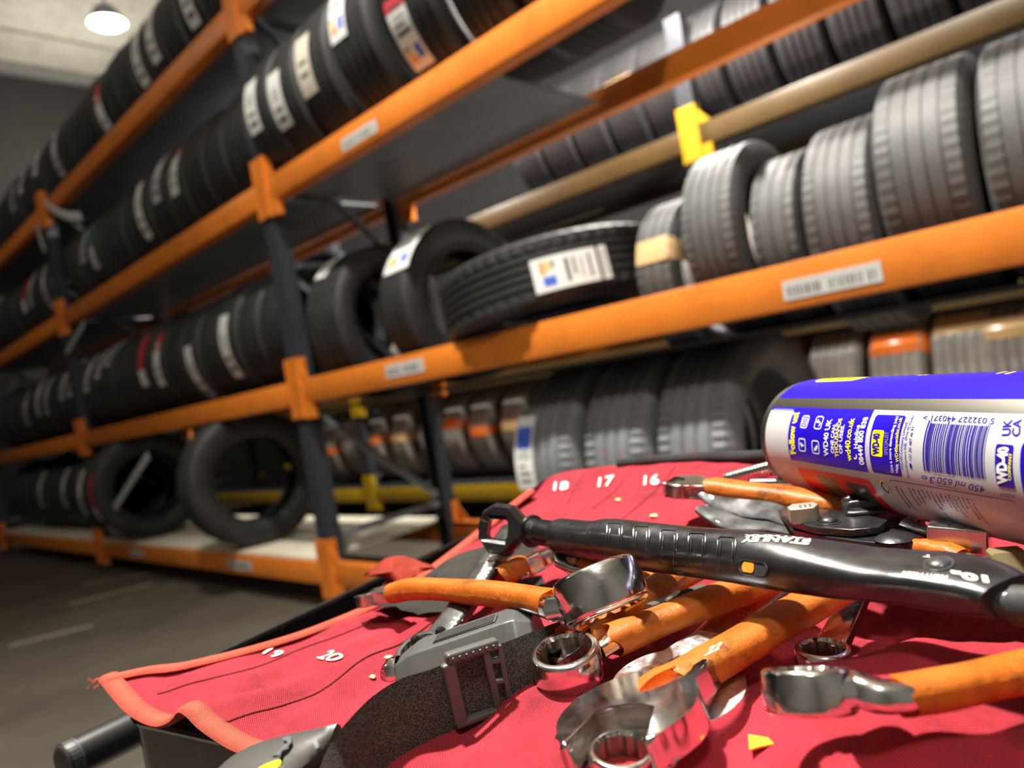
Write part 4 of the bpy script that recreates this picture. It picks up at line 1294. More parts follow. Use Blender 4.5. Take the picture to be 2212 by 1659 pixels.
def plate(pix, d0, d1, th, name, M_):
    P_ = [at(x, y, -.0885 if th > 0 else -.0925) for x, y in pix]
    c = sum(P_, Vector()) / len(P_); bm = bmesh.new(); F = frame(c, LAT, UP)
    prism(bm, [((p - c).dot(F.col[0].to_3d()), (p - c).dot(F.col[1].to_3d())) for p in P_][::-1], -abs(th) / 2, abs(th) / 2, F, .0006, 2); return finish(bm, name, M_, W, angle=30, wn=True)
plate([(1682, 1108), (1700, 1098), (1760, 1106), (1840, 1112), (1920, 1130), (1900, 1146), (1840, 1152), (1760, 1146), (1700, 1130)], 0, 0, .0034, 'upper_blade', BLACK)
plate([(1700, 1132), (1800, 1140), (1880, 1148), (1950, 1150), (1978, 1162), (1975, 1178), (1930, 1184), (1860, 1178), (1780, 1166), (1715, 1152)], 0, 0, -.0036, 'lower_blade', BLACK)
nutM = mat('pale_nut_steel', (.28, .27, .22), .45, .3)
F = frame(at(1738, 1108, -.0835), LAT * .95 - FWD * .3, UP)
bm = bmesh.new(); prism(bm, [(-.0062, -.0055), (.004, -.0062), (.0066, .001), (.0052, .0062), (-.0048, .0066), (-.0072, .001)], -.004, .0035, F, .0006, 2); nt = finish(bm, 'pivot_nut', nutM, W, angle=30, wn=True)
bm = bmesh.new()
for k in range(3): box(bm, F @ Vector((-.0015 + .0022 * k, -.0012, .0036)), Vector((.0008, .0048 if k else .0055, .0003)), F.to_3x3())
o = finish(bm, 'stamped_mark', INK, nt, smooth=False); o['kind'] = 'stuff'
bm = bmesh.new(); revolve(bm, [(0, .0024), (.0025, .0021), (.004, .001), (.0042, .0002), (.0055, .0), (.0056, -.002)], frame(at(1790, 1127, -.0865), LAT, UP), 30); finish(bm, 'rivet', BLACK, W)
bm = bmesh.new(); revolve(bm, [(0, .0018), (.004, .0016), (.007, .0006), (.0085, -.0004)], frame(at(1935, 1160, -.0895), LAT, UP), 30); finish(bm, 'blade_boss', BLACK, W)

# sockets and pieces under the can
W = thing('impact_socket', 'black ribbed socket half hidden beneath the spray can', 'socket', dep(1910, 1120, .34))
F = frame(dep(1905, 1122, .345), UP, (LAT * .75 - FWD * .25 - UP * .35).normalized())
bm = bmesh.new(); revolve(bm, [(0, -.016), (.0105, -.016), (.012, -.0145), (lambda a: .012 + .0011 * math.cos(a * 12), -.012), (lambda a: .012 + .0011 * math.cos(a * 12), .006), (.0122, .008), (.0122, .014), (.011, .016), (.0085, .016), (.0082, .006), (0, .006)], F, 96); finish(bm, 'socket_body', BLACK, W, angle=30)
bm = bmesh.new(); revolve(bm, [(.0122, .0085), (.0133, .009), (.0133, .0125), (.0122, .013)], F, 64); finish(bm, 'knurled_band', CHROME_D, W)
W = thing('drive_adapter', 'square chrome drive adapter behind the locking pliers, right of the black socket', 'adapter', dep(2075, 1165, .30))
F = Matrix.Translation(dep(2072, 1158, .288)) @ basis(LAT * .80 - FWD * .6 + UP * -.12, UP).to_4x4()
bm = bmesh.new(); box(bm, F.translation, Vector((.0205, .0150, .0100)), F.to_3x3(), .0010, 2); finish(bm, 'square_block', CHROME_D, W, angle=30, wn=True)
bm = bmesh.new(); sweep(bm, [dep(2030, 1160, .306), dep(1985, 1148, .318), dep(1960, 1140, .325)], [(.0052, .0045), (.003, .003), (.0045, .0045)], 18); finish(bm, 'stem', CHROME_D, W)
W = thing('sleeved_spanner_stub', 'dark orange sleeve end under the square adapter, behind the pliers', 'spanner', dep(2050, 1190, .285))
sleeve([dep(1985, 1186, .292), dep(2020, 1190, .286), dep(2055, 1198, .280), dep(2078, 1208, .276)], .009, .0080, UP, W, 61, 1.0); shaft([dep(2060, 1200, .280), dep(2100, 1216, .272)], .007, .005, UP, GRIMY, W)
W = thing('brass_fitting', 'old brown brass fitting at the right edge behind the pliers tip', 'fitting', dep(2180, 1215, .27))
BR = m_paint('tarnished_brass', (.15, .115, .05), .5)
F = frame(dep(2190, 1226, .262), UP, (LAT * .9 - FWD * .3 + UP * .35).normalized())
bm = bmesh.new(); hx = lambda r: (lambda a: r / math.cos(((a + PI / 6) % (PI / 3)) - PI / 6))
revolve(bm, [(0, -.007), (hx(.0058), -.007), (hx(.0066), -.006), (hx(.0066), .003), (hx(.0058), .004), (.0048, .0045), (.0046, .007), (.004, .008), (0, .008)], F, 72); finish(bm, 'hex_body', BR, W, angle=25)
bm = bmesh.new(); revolve(bm, [(.0042, .0081), (.0038, .0083), (.0026, .0083), (.0024, .0081)], F, 32); finish(bm, 'bore_rim', GRIMY, W)

# ------------------------------------------------------------------ headlamp with elastic strap
W = thing('headlamp', 'grey plastic headlamp with a clear lens and wide charcoal elastic strap', 'headlamp', at(1000, 1430, -.122))
b0 = dep(862, 1452, .336); b1 = dep(1160, 1352, .322)
bx = (b1 - b0).normalized(); bu = lean(bx, 8); by = bu.cross(bx)
prof8 = [(-.0125, -.010), (.0125, -.010), (.0135, .000), (.0085, .0085), (-.0065, .0090), (-.0135, .001)]
bm = bmesh.new(); loops = []
LB = (b1 - b0).length
for t, k, dz in ((0, .55, -.001), (.04, .72, -.0006), (.16, .96, 0), (.22, 1, 0), (.84, 1, 0), (.90, .97, 0), (1.0, .78, -.002)):
    loops.append([bm.verts.new(b0 + bx * (LB * t) + by * (y * k) + bu * (z * k + dz)) for y, z in prof8])
for a, b in zip(loops, loops[1:]):
    for k in range(6): bm.faces.new((a[k], a[(k + 1) % 6], b[(k + 1) % 6], b[k]))
bm.faces.new(loops[0]); bm.faces.new(loops[-1])
bmesh.ops.bevel(bm, geom=bm.edges[:], offset=.0009, segments=2, affect='EDGES', profile=.5)
finish(bm, 'lamp_body', GREYPL, W, angle=30, wn=True)
bm = bmesh.new(); box(bm, b0 + bx * (LB * .55) + bu * .0092, Vector((LB * .45, .007, .0008)), Matrix((bx, by, bu)).transposed(), .0003); finish(bm, 'top_grip_pad', DARKPL, W)
for k in range(7):
    bm = bmesh.new(); box(bm, b0 + bx * (LB * .55) + bu * .0097 + by * (-.003 + .001 * k), Vector((LB * .42, .0004, .0005)), Matrix((bx, by, bu)).transposed()); finish(bm, 'pad_rib', DARKPL, W, smooth=False)
for s in (.14, .33):
    bm = bmesh.new(); revolve(bm, [(0, .0022), (.0016, .0019), (.0026, .0006), (.0028, -.0006)], frame(b0 + bx * (LB * s) + bu * .0082 + by * .0085, bx, bu), 20); finish(bm, 'stud', mat('gloss_black_stud', (.01, .01, .01), .08), W)
F = frame(b0 - bx * .0005, bu, -bx)
bm = bmesh.new(); revolve(bm, [(.0070, -.002), (.0075, .001), (.0070, .003), (.0064, .0032)], F, 32); finish(bm, 'lens_bezel', CHROME, W)
bm = bmesh.new(); revolve(bm, [(.0066, .0015), (.0064, .004), (.0052, .0062), (.003, .0076), (0, .0082), ], F, 32); revolve(bm, [(.0066, .0015), (0, .001)], F, 32); finish(bm, 'lens', GLASS, W)
bm = bmesh.new(); revolve(bm, [(.0060, .0012), (.003, -.002), (.0012, -.003), (0, -.003)], F, 32); finish(bm, 'reflector', CHROME, W)
# strap standing on edge, running from the lamp round to the near left
top = [(1215, 1340, -.108), (1165, 1358, -.100), (1090, 1388, -.0985), (1000, 1418, -.0985), (930, 1446, -.0985), (862, 1468, -.0985), (800, 1508, -.0985), (745, 1565, -.100), (712, 1610, -.102), (690, 1662, -.103), (672, 1730, -.104)]
bot = [(1250, 1490, -.120), (1190, 1508, -.124), (1110, 1540, -.126), (1020, 1572, -.126), (960, 1595, -.126), (915, 1620, -.126), (880, 1645, -.1265), (845, 1670, -.127), (820, 1700, -.127), (800, 1740, -.127), (790, 1790, -.127)]
ta = curve_pts([at(*q) for q in top], 70); ba = curve_pts([at(*q) for q in bot], 70)
bm = bmesh.new(); uvl = bm.loops.layers.uv.new('UVMap'); rows = []
for a, b in zip(ta, ba): rows.append([bm.verts.new(a.lerp(b, k / 6) + (CAM - a).normalized() * (.0018 * math.sin(PI * k / 6))) for k in range(7)])
for p_, q_ in zip(rows, rows[1:]):
    for k in range(6): bm.faces.new((p_[k], p_[k + 1], q_[k + 1], q_[k]))
bmesh.ops.solidify(bm, geom=bm.faces[:], thickness=.0022)
finish(bm, 'elastic_strap', ELASTIC, W, angle=50)
# buckle: a frame of bars clipped over the strap
def bl(x, y):               # point just in front of the strap
    i = min(range(70), key=lambda i: abs(_px(ta[i].lerp(ba[i], .5))[0] - x)); best = None
    for j in range(max(0, i - 18), min(70, i + 19)):
        for k in range(0, 41):
            q = ta[j].lerp(ba[j], -.15 + 1.3 * k / 40); s = _px(q); d = (s[0] - x) ** 2 + (s[1] - y) ** 2
            if best is None or d < best[0]: best = (d, q)
    return best[1] + (CAM - best[1]).normalized() * .0035
def _px(p):
    d = p - CAM; z = d.dot(CF); return PW / 2 + FPX * d.dot(CR) / z, PH / 2 - FPX * d.dot(CU) / z
def qd(x, y):               # buckle plane through three strap points
    r = ray(x, y); return CAM + r * ((bo - CAM).dot(bn) / r.dot(bn))
bo, p1_, p2_ = bl(960, 1430), bl(1070, 1390), bl(985, 1560)
bn = (p1_ - bo).cross(p2_ - bo).normalized(); bn = -bn if bn.dot(CAM - bo) < 0 else bn
bo = bo + bn * .001
def bar(name, a, b, w, th, par=None):
    A, B = qd(*a), qd(*b); d = B - A; bm = bmesh.new(); box(bm, (A + B) / 2, Vector((d.length, w, th)), basis(d, bn), min(w, th) * .28, 2); return finish(bm, name, DARKPL, par, angle=35, wn=True)
BK = bpy.data.objects.new('buckle', None); COL.objects.link(BK); BK.parent = W; BK.matrix_world = Matrix.Translation(bo)
bpy.context.view_layer.update()
bar('frame_bar', (966, 1432), (996, 1562), .0052, .0036, BK)
bar('frame_bar', (1045, 1398), (1078, 1540), .0030, .0032, BK)
bar('frame_bar', (1076, 1392), (1102, 1522), .0022, .0030, BK)
bar('frame_bar', (962, 1424), (1074, 1388), .0042, .0046, BK)
bar('frame_bar', (985, 1566), (1102, 1524), .0026, .0036, BK)
for a, b in (((1052, 1430), (1084, 1424)), ((1060, 1474), (1094, 1468))): bar('cross_bar', a, b, .0020, .0026, BK)
for k in range(7):
    x = 972 + 14.5 * k; y = 1416 - 4.6 * k; bar('thumb_ridge', (x, y), (x + 3.4, y + 8), .0012, .0058, BK)

# rear battery housing of the headlamp at the bottom edge
hs_t = [(440, 1700), (470, 1655), (510, 1622), (560, 1598), (640, 1577), (735, 1562)]
hs_b = [(560, 1740), (590, 1690), (620, 1668), (655, 1640), (690, 1618), (716, 1600)]
bm = bmesh.new(); R_ = []
ta2 = curve_pts([at(x, y, -.104) for x, y in hs_t], 26); tb2 = curve_pts([at(x, y, -.1065) for x, y in hs_b], 26)
for a, b in zip(ta2, tb2):
    o = (b - a); R_.append([bm.verts.new(v) for v in (a - UP * .016 - o * .05, a - UP * .004 - o * .03, a - UP * .0008, a + o * .3 + UP * .0016, a + o * .7 + UP * .0016, b + UP * .0006, b + o * .08 - UP * .001, b + o * .06 - UP * .0035, b - UP * .0040, b - o * .1 - UP * .016)])
for p_, q_ in zip(R_, R_[1:]):
    for k in range(9): bm.faces.new((p_[k], p_[k + 1], q_[k + 1], q_[k]))
bm.faces.new(R_[0]); bm.faces.new(R_[-1])
finish(bm, 'battery_housing', m_paint('worn_grey_rubber_housing', (.045, .043, .039), .42), W, angle=40)
bm = bmesh.new(); q0 = at(552, 1672, -.1028); q1 = at(605, 1646, -.1030); d = q1 - q0
sweep(bm, curve_pts([q0, q0.lerp(q1, .35), q0.lerp(q1, .7), q1], 16), [(.0027 * math.sin(PI * (i + .6) / 16.2) ** .5, .0007) for i in range(16)], 16); finish(bm, 'lime_button', LIME, W)
r5 = random.Random(5)
bm = bmesh.new()
q = [at(x, y, -.1026) for x, y in ((612, 1596), (622, 1594), (627, 1604), (615, 1612), (606, 1622), (596, 1634))]
sweep(bm, q, [(.0006 + .0008 * (i % 2), .0004) for i in range(6)], 6); finish(bm, 'torn_scuff', INK, W)

# ------------------------------------------------------------------ spray can
CC = wl(.16588, .42498, -.05958); CRAD = .0325; CLEN = .205
ca = (LAT * math.cos(-1.42534) + FWD * math.sin(-1.42534)); ca.z = -.0056; ca.normalize()
ce1 = (UP - ca * UP.dot(ca)).normalized(); ce2 = ca.cross(ce1); ce2 = ce2 if ce2.dot(CAM - CC) > 0 else -ce2
CB = mat('ultramarine_can_print', (.012, .003, .40), .32, 0, .25)
CB2 = mat('dark_blue_can_print', (.020, .008, .28), .3, 0, .3)
CWH = mat('white_can_print', (.43, .43, .45), .32, 0, .35)
CYL = mat('yellow_can_print', (.95, .82, .0), .3)
CRD = mat('red_can_print', (.70, .022, .022), .3, 0, .3)
CDK = mat('dark_picture_print', (.06, .05, .045), .35)
CGY = mat('grey_picture_print', (.28, .22, .19), .35)
CSL = mat('bare_can_seam', (.17, .16, .14), .4, 1.0)
CPR = mat('purple_tint_print', (.11, .03, .33), .3)
W = thing('spray_can', 'blue and white lubricant spray can lying on its side at the right', 'spray can', CC + ca * .06 - UP * CRAD)


def cyl(t, s, lift=0.0):    # t metres up the can, s metres round it from the top towards us
    a = s / CRAD; return CC + ca * t + (ce1 * math.cos(a) + ce2 * math.sin(a)) * (CRAD + lift)


def ts(x, y):               # photo position -> (t, s)
    r = ray(x, y); o = CAM - CC
    rp = r - ca * r.dot(ca); op = o - ca * o.dot(ca)
    A = rp.dot(rp); Bq = 2 * rp.dot(op); Cq = op.dot(op) - CRAD ** 2; D_ = Bq * Bq - 4 * A * Cq
    if D_ < 0:
        k = -Bq / (2 * A)
    else: k = (-Bq - math.sqrt(D_)) / (2 * A)
    p = CAM + r * k - CC; return p.dot(ca), CRAD * math.atan2(p.dot(ce2), p.dot(ce1))


F = frame(CC, ce1, ca)
bm = bmesh.new()
revolve(bm, [(0, .007), (.018, .005), (.026, .001), (.0285, -.0022), (.0302, -.0028), (.0316, -.0020), (.0319, -.0004), (.0314, .0010), (CRAD - .0006, .0026), (CRAD, .0045), (CRAD, CLEN), (CRAD - .001, CLEN + .004), (CRAD * .92, CLEN + .010), (CRAD * .70, CLEN + .019), (CRAD * .45, CLEN + .023), (0, CLEN + .023)], F, 96)
finish(bm, 'can_body', CSL, W, angle=40)
bm = bmesh.new(); revolve(bm, [(0, CLEN + .023), (.013, CLEN + .023), (.0132, CLEN + .045), (.010, CLEN + .050), (0, CLEN + .050)], F, 40); finish(bm, 'nozzle_cap', L_RED, W)


def patch(bm, t0, t1, s0, s1, lift, mi=0, r=0.0):
    """a printed panel, rounded corners r"""
    nt = 2; ns = max(3, int(abs(s1 - s0) / .0012))
    pts = []
    if r:
        o = []
        for tx, sx, a0 in ((t1 - r, s1 - r, 0), (t0 + r, s1 - r, 90), (t0 + r, s0 + r, 180), (t1 - r, s0 + r, 270)):
            for i in range(5):
                a = math.radians(a0 + 22.5 * i); o.append((tx + r * math.cos(a), sx + r * math.sin(a)))
        # strips between matching s levels
        sl = sorted(set([s0 + (s1 - s0) * i / ns for i in range(ns + 1)] + [q[1] for q in o]))
        rows = []
        for s in sl:
            ds = max(0, max((s0 + r) - s, s - (s1 - r))); ins = r - math.sqrt(max(0, r * r - ds * ds)) if ds > 0 else 0
            rows.append((t0 + ins, t1 - ins, s))
    else:
        rows = [(t0, t1, s0 + (s1 - s0) * i / ns) for i in range(ns + 1)]
    v = [(bm.verts.new(cyl(a, s, lift)), bm.verts.new(cyl(b, s, lift))) for a, b, s in rows]
    for p_, q_ in zip(v, v[1:]):
        f = bm.faces.new((p_[0], p_[1], q_[1], q_[0])); f.material_index = mi


def panel(name, tl, br, M_, lift, r=0.0, ext=(0, 0, 0, 0)):
    (ta_, sa), (tb_, sb) = ts(*tl), ts(*br); bm = bmesh.new()
    patch(bm, min(ta_, tb_) + ext[0], max(ta_, tb_) + ext[1], min(sa, sb) + ext[2], max(sa, sb) + ext[3], lift, 0, r)
    return finish(bm, name, M_, W, angle=None)


def ctext(bm, s, a, b, u, bold=.02, lift=.00022, mi=0):
    A, B, U_ = [Vector((*ts(*q), 0)) for q in (a, b, u)]
    tb = text_bm(s, bold)
    if not tb.verts: return
    x0 = min(v.co.x for v in tb.verts); x1 = max(v.co.x for v in tb.verts); mp = {}
    for v in tb.verts:
        q = A + (B - A) * ((v.co.x - x0) / (x1 - x0)) + (U_ - A) * (v.co.y / .73); mp[v] = bm.verts.new(cyl(q.x, q.y, lift))
    for f in tb.faces:
        try: g = bm.faces.new([mp[v] for v in f.verts]); g.material_index = mi
        except ValueError: pass
    tb.free()


def ring_line(bm, pts, w, lift=.0002, closed=False):
    """printed line through (t,s) points"""
    n = len(pts); L_ = []
    for i in range(n):
        a = Vector(pts[i - 1] if (i or closed) else pts[i]); b = Vector(pts[(i + 1) % n] if (i < n - 1 or closed) else pts[i]); d = (b - a).normalized(); nn = Vector((-d.y, d.x)) * w / 2; p = Vector(pts[i])
        L_.append((bm.verts.new(cyl(p.x + nn.x, p.y + nn.y, lift)), bm.verts.new(cyl(p.x - nn.x, p.y - nn.y, lift))))
    for i in range(n if closed else n - 1):
        p_, q_ = L_[i], L_[(i + 1) % n]; bm.faces.new((p_[0], p_[1], q_[1], q_[0]))


def rr_pts(t0, t1, s0, s1, r):
    o = []
    for tx, sx, a0 in ((t1 - r, s1 - r, 0), (t0 + r, s1 - r, 90), (t0 + r, s0 + r, 180), (t1 - r, s0 + r, 270)):
        for i in range(6): a = math.radians(a0 + 18 * i); o.append((tx + r * math.cos(a), sx + r * math.sin(a)))
    return o


s_hi = ts(1950, 861)[1]; s_lo = ts(1950, 887)[1]; s_wh = ts(2050, 893)[1]; t_l = .0055
bm = bmesh.new(); patch(bm, t_l, CLEN - .001, -CRAD * PI * .98, s_hi, .00008); finish(bm, 'blue_front_print', CB, W, angle=None)
bm = bmesh.new(); patch(bm, t_l, CLEN - .001, s_lo, CRAD * PI * .97, .00008); finish(bm, 'white_label_print', CWH, W, angle=None)
tq = ts(1800, 816)
bm = bmesh.new(); patch(bm, ts(1745, 830)[0], ts(1853, 820)[0], -.030, ts(1800, 824)[1], .00016, 0, .004); finish(bm, 'yellow_front_emblem', CYL, W, angle=None)
bm = bmesh.new()
for x, y in ((1980, 810), (1993, 809), (2150, 806), (2168, 807)):
    a = ts(x, y + 2); patch(bm, a[0], a[0] + .002, a[1] - .004, a[1], .00016)
finish(bm, 'yellow_front_lettering', CYL, W, angle=None)['kind'] = 'stuff'
# blue upper edge of the label and the two blue panels
p1 = ts(1690, 880); p1r = ts(1886, 893); pbot = ts(1800, 1008)
tA, tB = ts(1703, 938)[0], ts(1870, 945)[0]
bm = bmesh.new(); patch(bm, t_l, tB, s_lo, ts(1760, 890)[1], .00012); patch(bm, tA, tB, s_lo, pbot[1], .00012); finish(bm, 'blue_contact_panel', CB, W, angle=None)
tC, tD = ts(1880, 945)[0], ts(1943, 960)[0]
bm = bmesh.new(); patch(bm, tC, tD, ts(1925, 897)[1], ts(1915, 1025)[1], .00012, 0, .0015); finish(bm, 'blue_adviser_panel', CB, W, angle=None)
bm = bmesh.new(); patch(bm, .0065, tA - .0002, ts(1690, 884)[1], ts(1690, 1002)[1], .00016, 0, .0018); finish(bm, 'blank_white_panel', CWH, W, angle=None)
# red picture panel
tE, tF = ts(1722, 1010)[0], ts(1884, 1045)[0]; sE = ts(1800, 1022)[1]
bm = bmesh.new(); patch(bm, tE, tF, sE, sE + .034, .00014, 0, .003); finish(bm, 'red_picture_panel', CRD, W, angle=None)
for (xa, ya), (xb, yb), M_ in (((1764, 1026), (1800, 1030), CDK), ((1826, 1040), (1872, 1050), CDK)):
    t0_, t1_ = ts(xa, ya)[0], ts(xb, yb)[0]; s0_ = ts(xa, ya)[1]
    bm = bmesh.new(); patch(bm, t0_, t1_, s0_, s0_ + .026, .0002, 0, .001); pc = finish(bm, 'inset_picture', M_, W, angle=None)
    bm = bmesh.new()
    for k in range(4): ring_line(bm, [(t0_ + .001 + k * .0009, s0_ + .004 + k * .002), (t0_ + (t1_ - t0_) * .5, s0_ + .009 + .003 * k), (t1_ - .0012, s0_ + .012 + .0028 * k)], .0009, .00026)
    finish(bm, 'picture_detail', CGY, pc, angle=None)
def cline(name, M_, *a):
    bm = bmesh.new(); ctext(bm, *a); return finish(bm, name, M_, W, angle=None)


# white panel lettering
cline('white_line', mat('white_print', (.72, .72, .75), .3), 'WD40 UK', (1791, 985), (1799, 905), (1781, 985), .02)
cline('white_line', mat('white_print', (.72, .72, .75), .3), 'ONE CAN.', (1803, 979), (1808, 915), (1796, 979))
cline('white_line', mat('white_print', (.72, .72, .75), .3), 'OF USES.', (1821, 980), (1826, 917), (1814, 980))
cline('white_line', mat('white_print', (.72, .72, .75), .3), 'Helpline', (1854, 969), (1859, 918), (1845, 969), .02)
cline('white_line', mat('white_print', (.72, .72, .75), .3), '08449 800 838', (1868, 1004), (1877, 901), (1858, 1004), .03)
cline('white_line', mat('white_print', (.72, .72, .75), .3), 'Got a more demanding job?', (1932, 1021), (1943, 899), (1926, 1021), .02)
cline('white_line', mat('white_print', (.72, .72, .75), .3), 'visit', (1941, 1022), (1942, 1002), (1934, 1022), .02)
bm = bmesh.new()
# social icons: rounded outlines with their marks
def icon(cx, cy, ha_, hb):
    t, s = ts(cx, cy); return t, s
ic = {}
for key, (x, y) in {'camera': (1739, 911), 'note': (1769, 913), 'f': (1733, 961), 'bird': (1762, 966)}.items():
    t, s = ts(x, y); ic[key] = (t, s); ring_line(bm, rr_pts(t - .0030, t + .0030, s - .0031, s + .0031, .0012), .00055, closed=True)
t, s = ic['camera']; ring_line(bm, rr_pts(t - .0019, t + .0019, s - .0019, s + .0019, .0009), .00045, closed=True)
ring_line(bm, [(t + .0009 * math.cos(a), s + .0009 * math.sin(a)) for a in [2 * PI * i / 18 for i in range(18)]], .0004, closed=True)
t, s = ic['f']
for q in ([(t + .0018, s + .0002), (t - .0006, s + .0002), (t - .0014, s - .0004), (t - .0014, s - .0012)], [(t - .0002, s + .0012), (t - .0002, s - .0010)]): ring_line(bm, q, .0007)
t, s = ic['note']
ring_line(bm, [(t - .0018, s - .0002), (t + .0009, s - .0002), (t + .0017, s + .0005), (t + .0014, s + .0014), (t + .0006, s + .0015)], .0007); ring_line(bm, [(t - .0018, s - .0002), (t - .0010, s - .0012), (t - .0002, s - .0014)], .0007)
t, s = ic['bird']
for a_, b_ in zip([(-.0014, .0012), (-.0006, .0004), (.0002, -.0002), (.0010, -.0004)], [(.0000, .0014), (.0010, .0010), (.0016, .0004), (.0018, -.0008)]): ring_line(bm, [(t + a_[0], s + a_[1]), (t + b_[0], s + b_[1])], .0010)
t, s = ts(1848, 985); ring_line(bm, [(t - .0012, s + .0010), (t + .0002, s + .0012), (t + .0010, s + .0004), (t + .0010, s - .0008)], .0008)
finish(bm, 'social_icons', mat('white_print'), W, angle=None)['kind'] = 'stuff'
cline('yellow_line', CYL, 'Follow us!', (1720, 980), (1728, 891), (1709, 981), .03)
cline('yellow_line', CYL, 'THOUSANDS', (1813, 987), (1821, 904), (1805, 987), .01)
cline('yellow_line', CYL, 'wd40.co.uk', (1841, 996), (1848, 903), (1830, 996), .02)
cline('yellow_line', CYL, 'WD40specialist.co.uk', (1943, 999), (1951, 902), (1936, 998), .02)
# yellow shield
t0_, s0_ = ts(1884, 985); t1_, s1_ = ts(1907, 930); bm = bmesh.new()
patch(bm, ts(1883, 957)[0], ts(1907.5, 957)[0], ts(1896, 929)[1], ts(1896, 986)[1], .0002, 0, .0012); finish(bm, 'yellow_shield', CYL, W, angle=None)
bm = bmesh.new(); ctext(bm, 'WD-40', (1900, 982), (1902, 936), (1886, 982), .05, .0003)
finish(bm, 'shield_lettering', CB2, W, angle=None)
bm = bmesh.new(); ctext(bm, 'SPECIALIST', (1919, 983), (1921, 933), (1911, 983), .0); finish(bm, 'specialist_lettering', CGY, W, angle=None)
# blue print on white
bm = bmesh.new()
cline('blue_line', CB2, 'WD-40 Company Limited,', (1953, 1014), (1963, 911), (1947, 1014), .0)
cline('blue_line', CB2, 'Noorderpoort 93E, 5916 PJ Venlo.', (1966, 1033), (1977, 896), (1961, 1033), .0)
cline('blue_line', CB2, '+31 85 487 46 91', (1971, 996), (1976, 923), (1965, 995), .0)
cline('blue_line', CB2, '5 032227 440371 >', (2151, 904), (1997, 897), (2148, 917), .0)
cline('blue_line', CB2, '450 ml', (2131, 1052), (2067, 1038), (2127, 1066), .01)
cline('blue_line', CB2, '650', (2059, 1036), (2027, 1030), (2056, 1051), .0)
cline('blue_line', CB2, '3', (2021, 1031), (2010, 1029), (2019, 1045), .0)
cline('blue_line', CB2, 'e', (2005, 1029), (1992, 1026), (2003, 1041), .0)
cline('blue_line', CB2, 'UK', (2183, 941), (2188, 906), (2164, 942), .02)
cline('blue_line', CB2, 'CA', (2204, 943), (2208, 906), (2186, 943), .02)
cline('blue_line', CB2, '10-02351A', (2194, 1069), (2162, 1064), (2192, 1077), .0)
a = ts(2062, 1033); b = ts(2024, 1048); ring_line(bm, [(a[0], a[1] - .0003), (a[0], b[1]), (b[0], b[1]), (b[0], a[1] - .0003)], .00018, closed=True)
# barcode
tb0, tb1 = ts(1995, 960)[0], ts(2128, 975)[0]; sb0, sb1 = ts(2065, 917)[1], ts(2050, 1024)[1]
rb = random.Random(44); tpos = tb0; k = 0
while tpos < tb1:
    w_ = rb.choice((.00022, .00022, .00044, .00066)); patch(bm, tpos, min(tb1, tpos + w_), sb0 - (.0012 if k in (0, 1, 13, 14) or tpos > tb1 - .0012 else 0), sb1, .0002); tpos += w_ + rb.choice((.00022, .00033, .00055)); k += 1
# instructions block (only the words that can be read)
words_ = ['Extremely', 'container:', '', 'product', 'out of', 'heat,', 'and', 'not', 'Do ignition', 'after', 'Use', 'area.', 'POISON', 'CENTRE /', 'induce', 'from', 'features', 'contents /']
for i, w_ in enumerate(words_):
    if not w_: continue
    x = 1932 + i * 9.6; y = 1045 + (x - 1932) * .175; t, s = ts(x, y + 3); ln = .00125 * len(w_)
    tb = text_bm(w_, .0); x0 = min(v.co.x for v in tb.verts); x1 = max(v.co.x for v in tb.verts); mp = {}
    for v in tb.verts: mp[v] = bm.verts.new(cyl(t + .0012 - v.co.y / .73 * .0015, s + ln - ln * (v.co.x - x0) / (x1 - x0), .0002))
    for f in tb.faces: bm.faces.new([mp[v] for v in f.verts])
    tb.free()
a = ts(1921, 1036); c_ = ts(2190, 1087); ring_line(bm, [(a[0], a[1] + .03), (a[0], a[1] + .0012), (a[0] + .0012, a[1])] + [(a[0] + (c_[0] - a[0]) * i / 8, a[1]) for i in range(1, 9)] + [(c_[0] + .001, a[1] + .001), (c_[0] + .0012, a[1] + .03)], .00022)
# round hazard style emblem beside the block
t, s = ts(1913, 1052); n_ = 28
ring_line(bm, [(t + .0021 * math.cos(2 * PI * i / n_), s + .0027 * math.sin(2 * PI * i / n_)) for i in range(n_)], .0010, closed=True)
finish(bm, 'barcode_and_small_print', CB2, W, angle=None)['kind'] = 'stuff'
bm = bmesh.new(); ring_line(bm, [(t + .0024 * math.cos(a), s + .0031 * math.sin(a)) for a in [math.radians(-170 + 10 * i) for i in range(24)]], .0006, .0003); finish(bm, 'emblem_arrow', CYL, W, angle=None)
t, s = ts(1968, 1006); bm = bmesh.new(); patch(bm, t - .0006, t + .0006, s - .0010, s + .0010, .0002, 0, .0005); finish(bm, 'country_mark', CB2, W, angle=None)
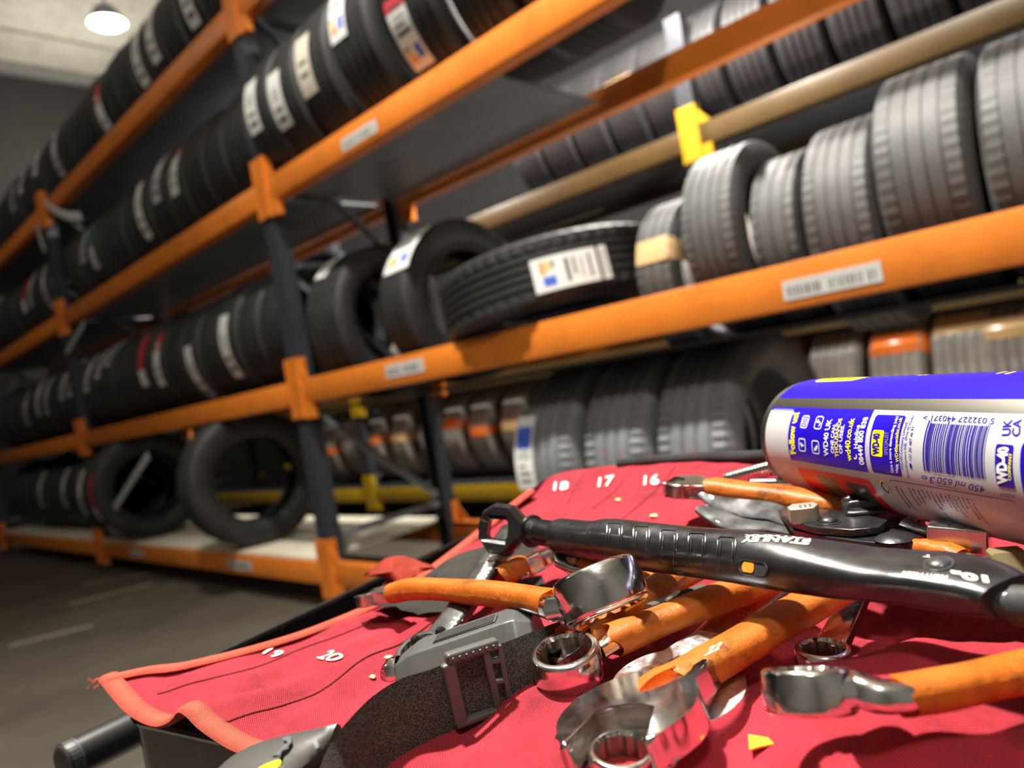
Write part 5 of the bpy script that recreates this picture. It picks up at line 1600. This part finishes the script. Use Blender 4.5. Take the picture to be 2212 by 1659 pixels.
# company badge and the blue area at the right
bm = bmesh.new(); patch(bm, ts(2150, 1000)[0], ts(2188, 1005)[0], ts(2168, 960)[1], ts(2168, 1052)[1], .0002, 0, .0009); finish(bm, 'company_badge', CB2, W, angle=None)
bm = bmesh.new(); ctext(bm, 'WD-40', (2178, 1046), (2180, 965), (2157, 1046), .06, .0003); finish(bm, 'badge_lettering', mat('white_print'), W, angle=None)
bm = bmesh.new(); ctext(bm, 'COMPANY', (2186, 1038), (2188, 979), (2180, 1038), .02, .0003); finish(bm, 'badge_company_lettering', CYL, W, angle=None)
tR = ts(2204, 1010)[0]
bm = bmesh.new(); patch(bm, tR, CLEN - .001, ts(2212, 945)[1], ts(2205, 1110)[1], .00014, 0, .004); finish(bm, 'blue_side_panel', CB, W, angle=None)

# ------------------------------------------------------------------ small litter on the cloth
SC = mat('orange_tape_scrap', (.85, .33, .02), .4); CRUMB = mat('pale_crumb', (.72, .55, .25), .8)
bm = bmesh.new(); q = [hitcloth(x, y) + UP * .0012 for x, y in ((1620, 1608), (1660, 1598), (1672, 1606), (1640, 1628), (1622, 1640))]
F = frame(sum(q, Vector()) / 5, LAT, UP); prism(bm, [((p - F.translation).dot(LAT), (p - F.translation).dot(F.col[1].to_3d())) for p in q][::-1], 0, .0006, F)
tag(finish(bm, 'tape_scrap', SC, smooth=False), 'small torn orange scrap lying on the red cloth at the bottom', 'scrap')
for i, (x, y, s, lab) in enumerate(((840, 1424, .0022, 'pale yellow crumb beside the headlamp lens on the red cloth'), (805, 1465, .0016, 'brown splinter of wood on the cloth left of the lens'), (1413, 1118, .0025, 'yellowish crumb on the cloth above the black tube'),
                                ((1335), 1082, .0020, 'yellow fibre crumb under the number 17 on the cloth'))):
    p = hitcloth(x, y); bm = bmesh.new(); bmesh.ops.create_icosphere(bm, subdivisions=2, radius=s)
    rq = random.Random(i)
    for v in bm.verts: v.co = Vector((v.co.x * 1.3, v.co.y * .9, v.co.z * .5)) * rq.uniform(.75, 1.15)
    bm.transform(Matrix.Translation(p + UP * s * .4))
    tag(finish(bm, 'crumb', CRUMB, angle=60), lab, 'crumb')
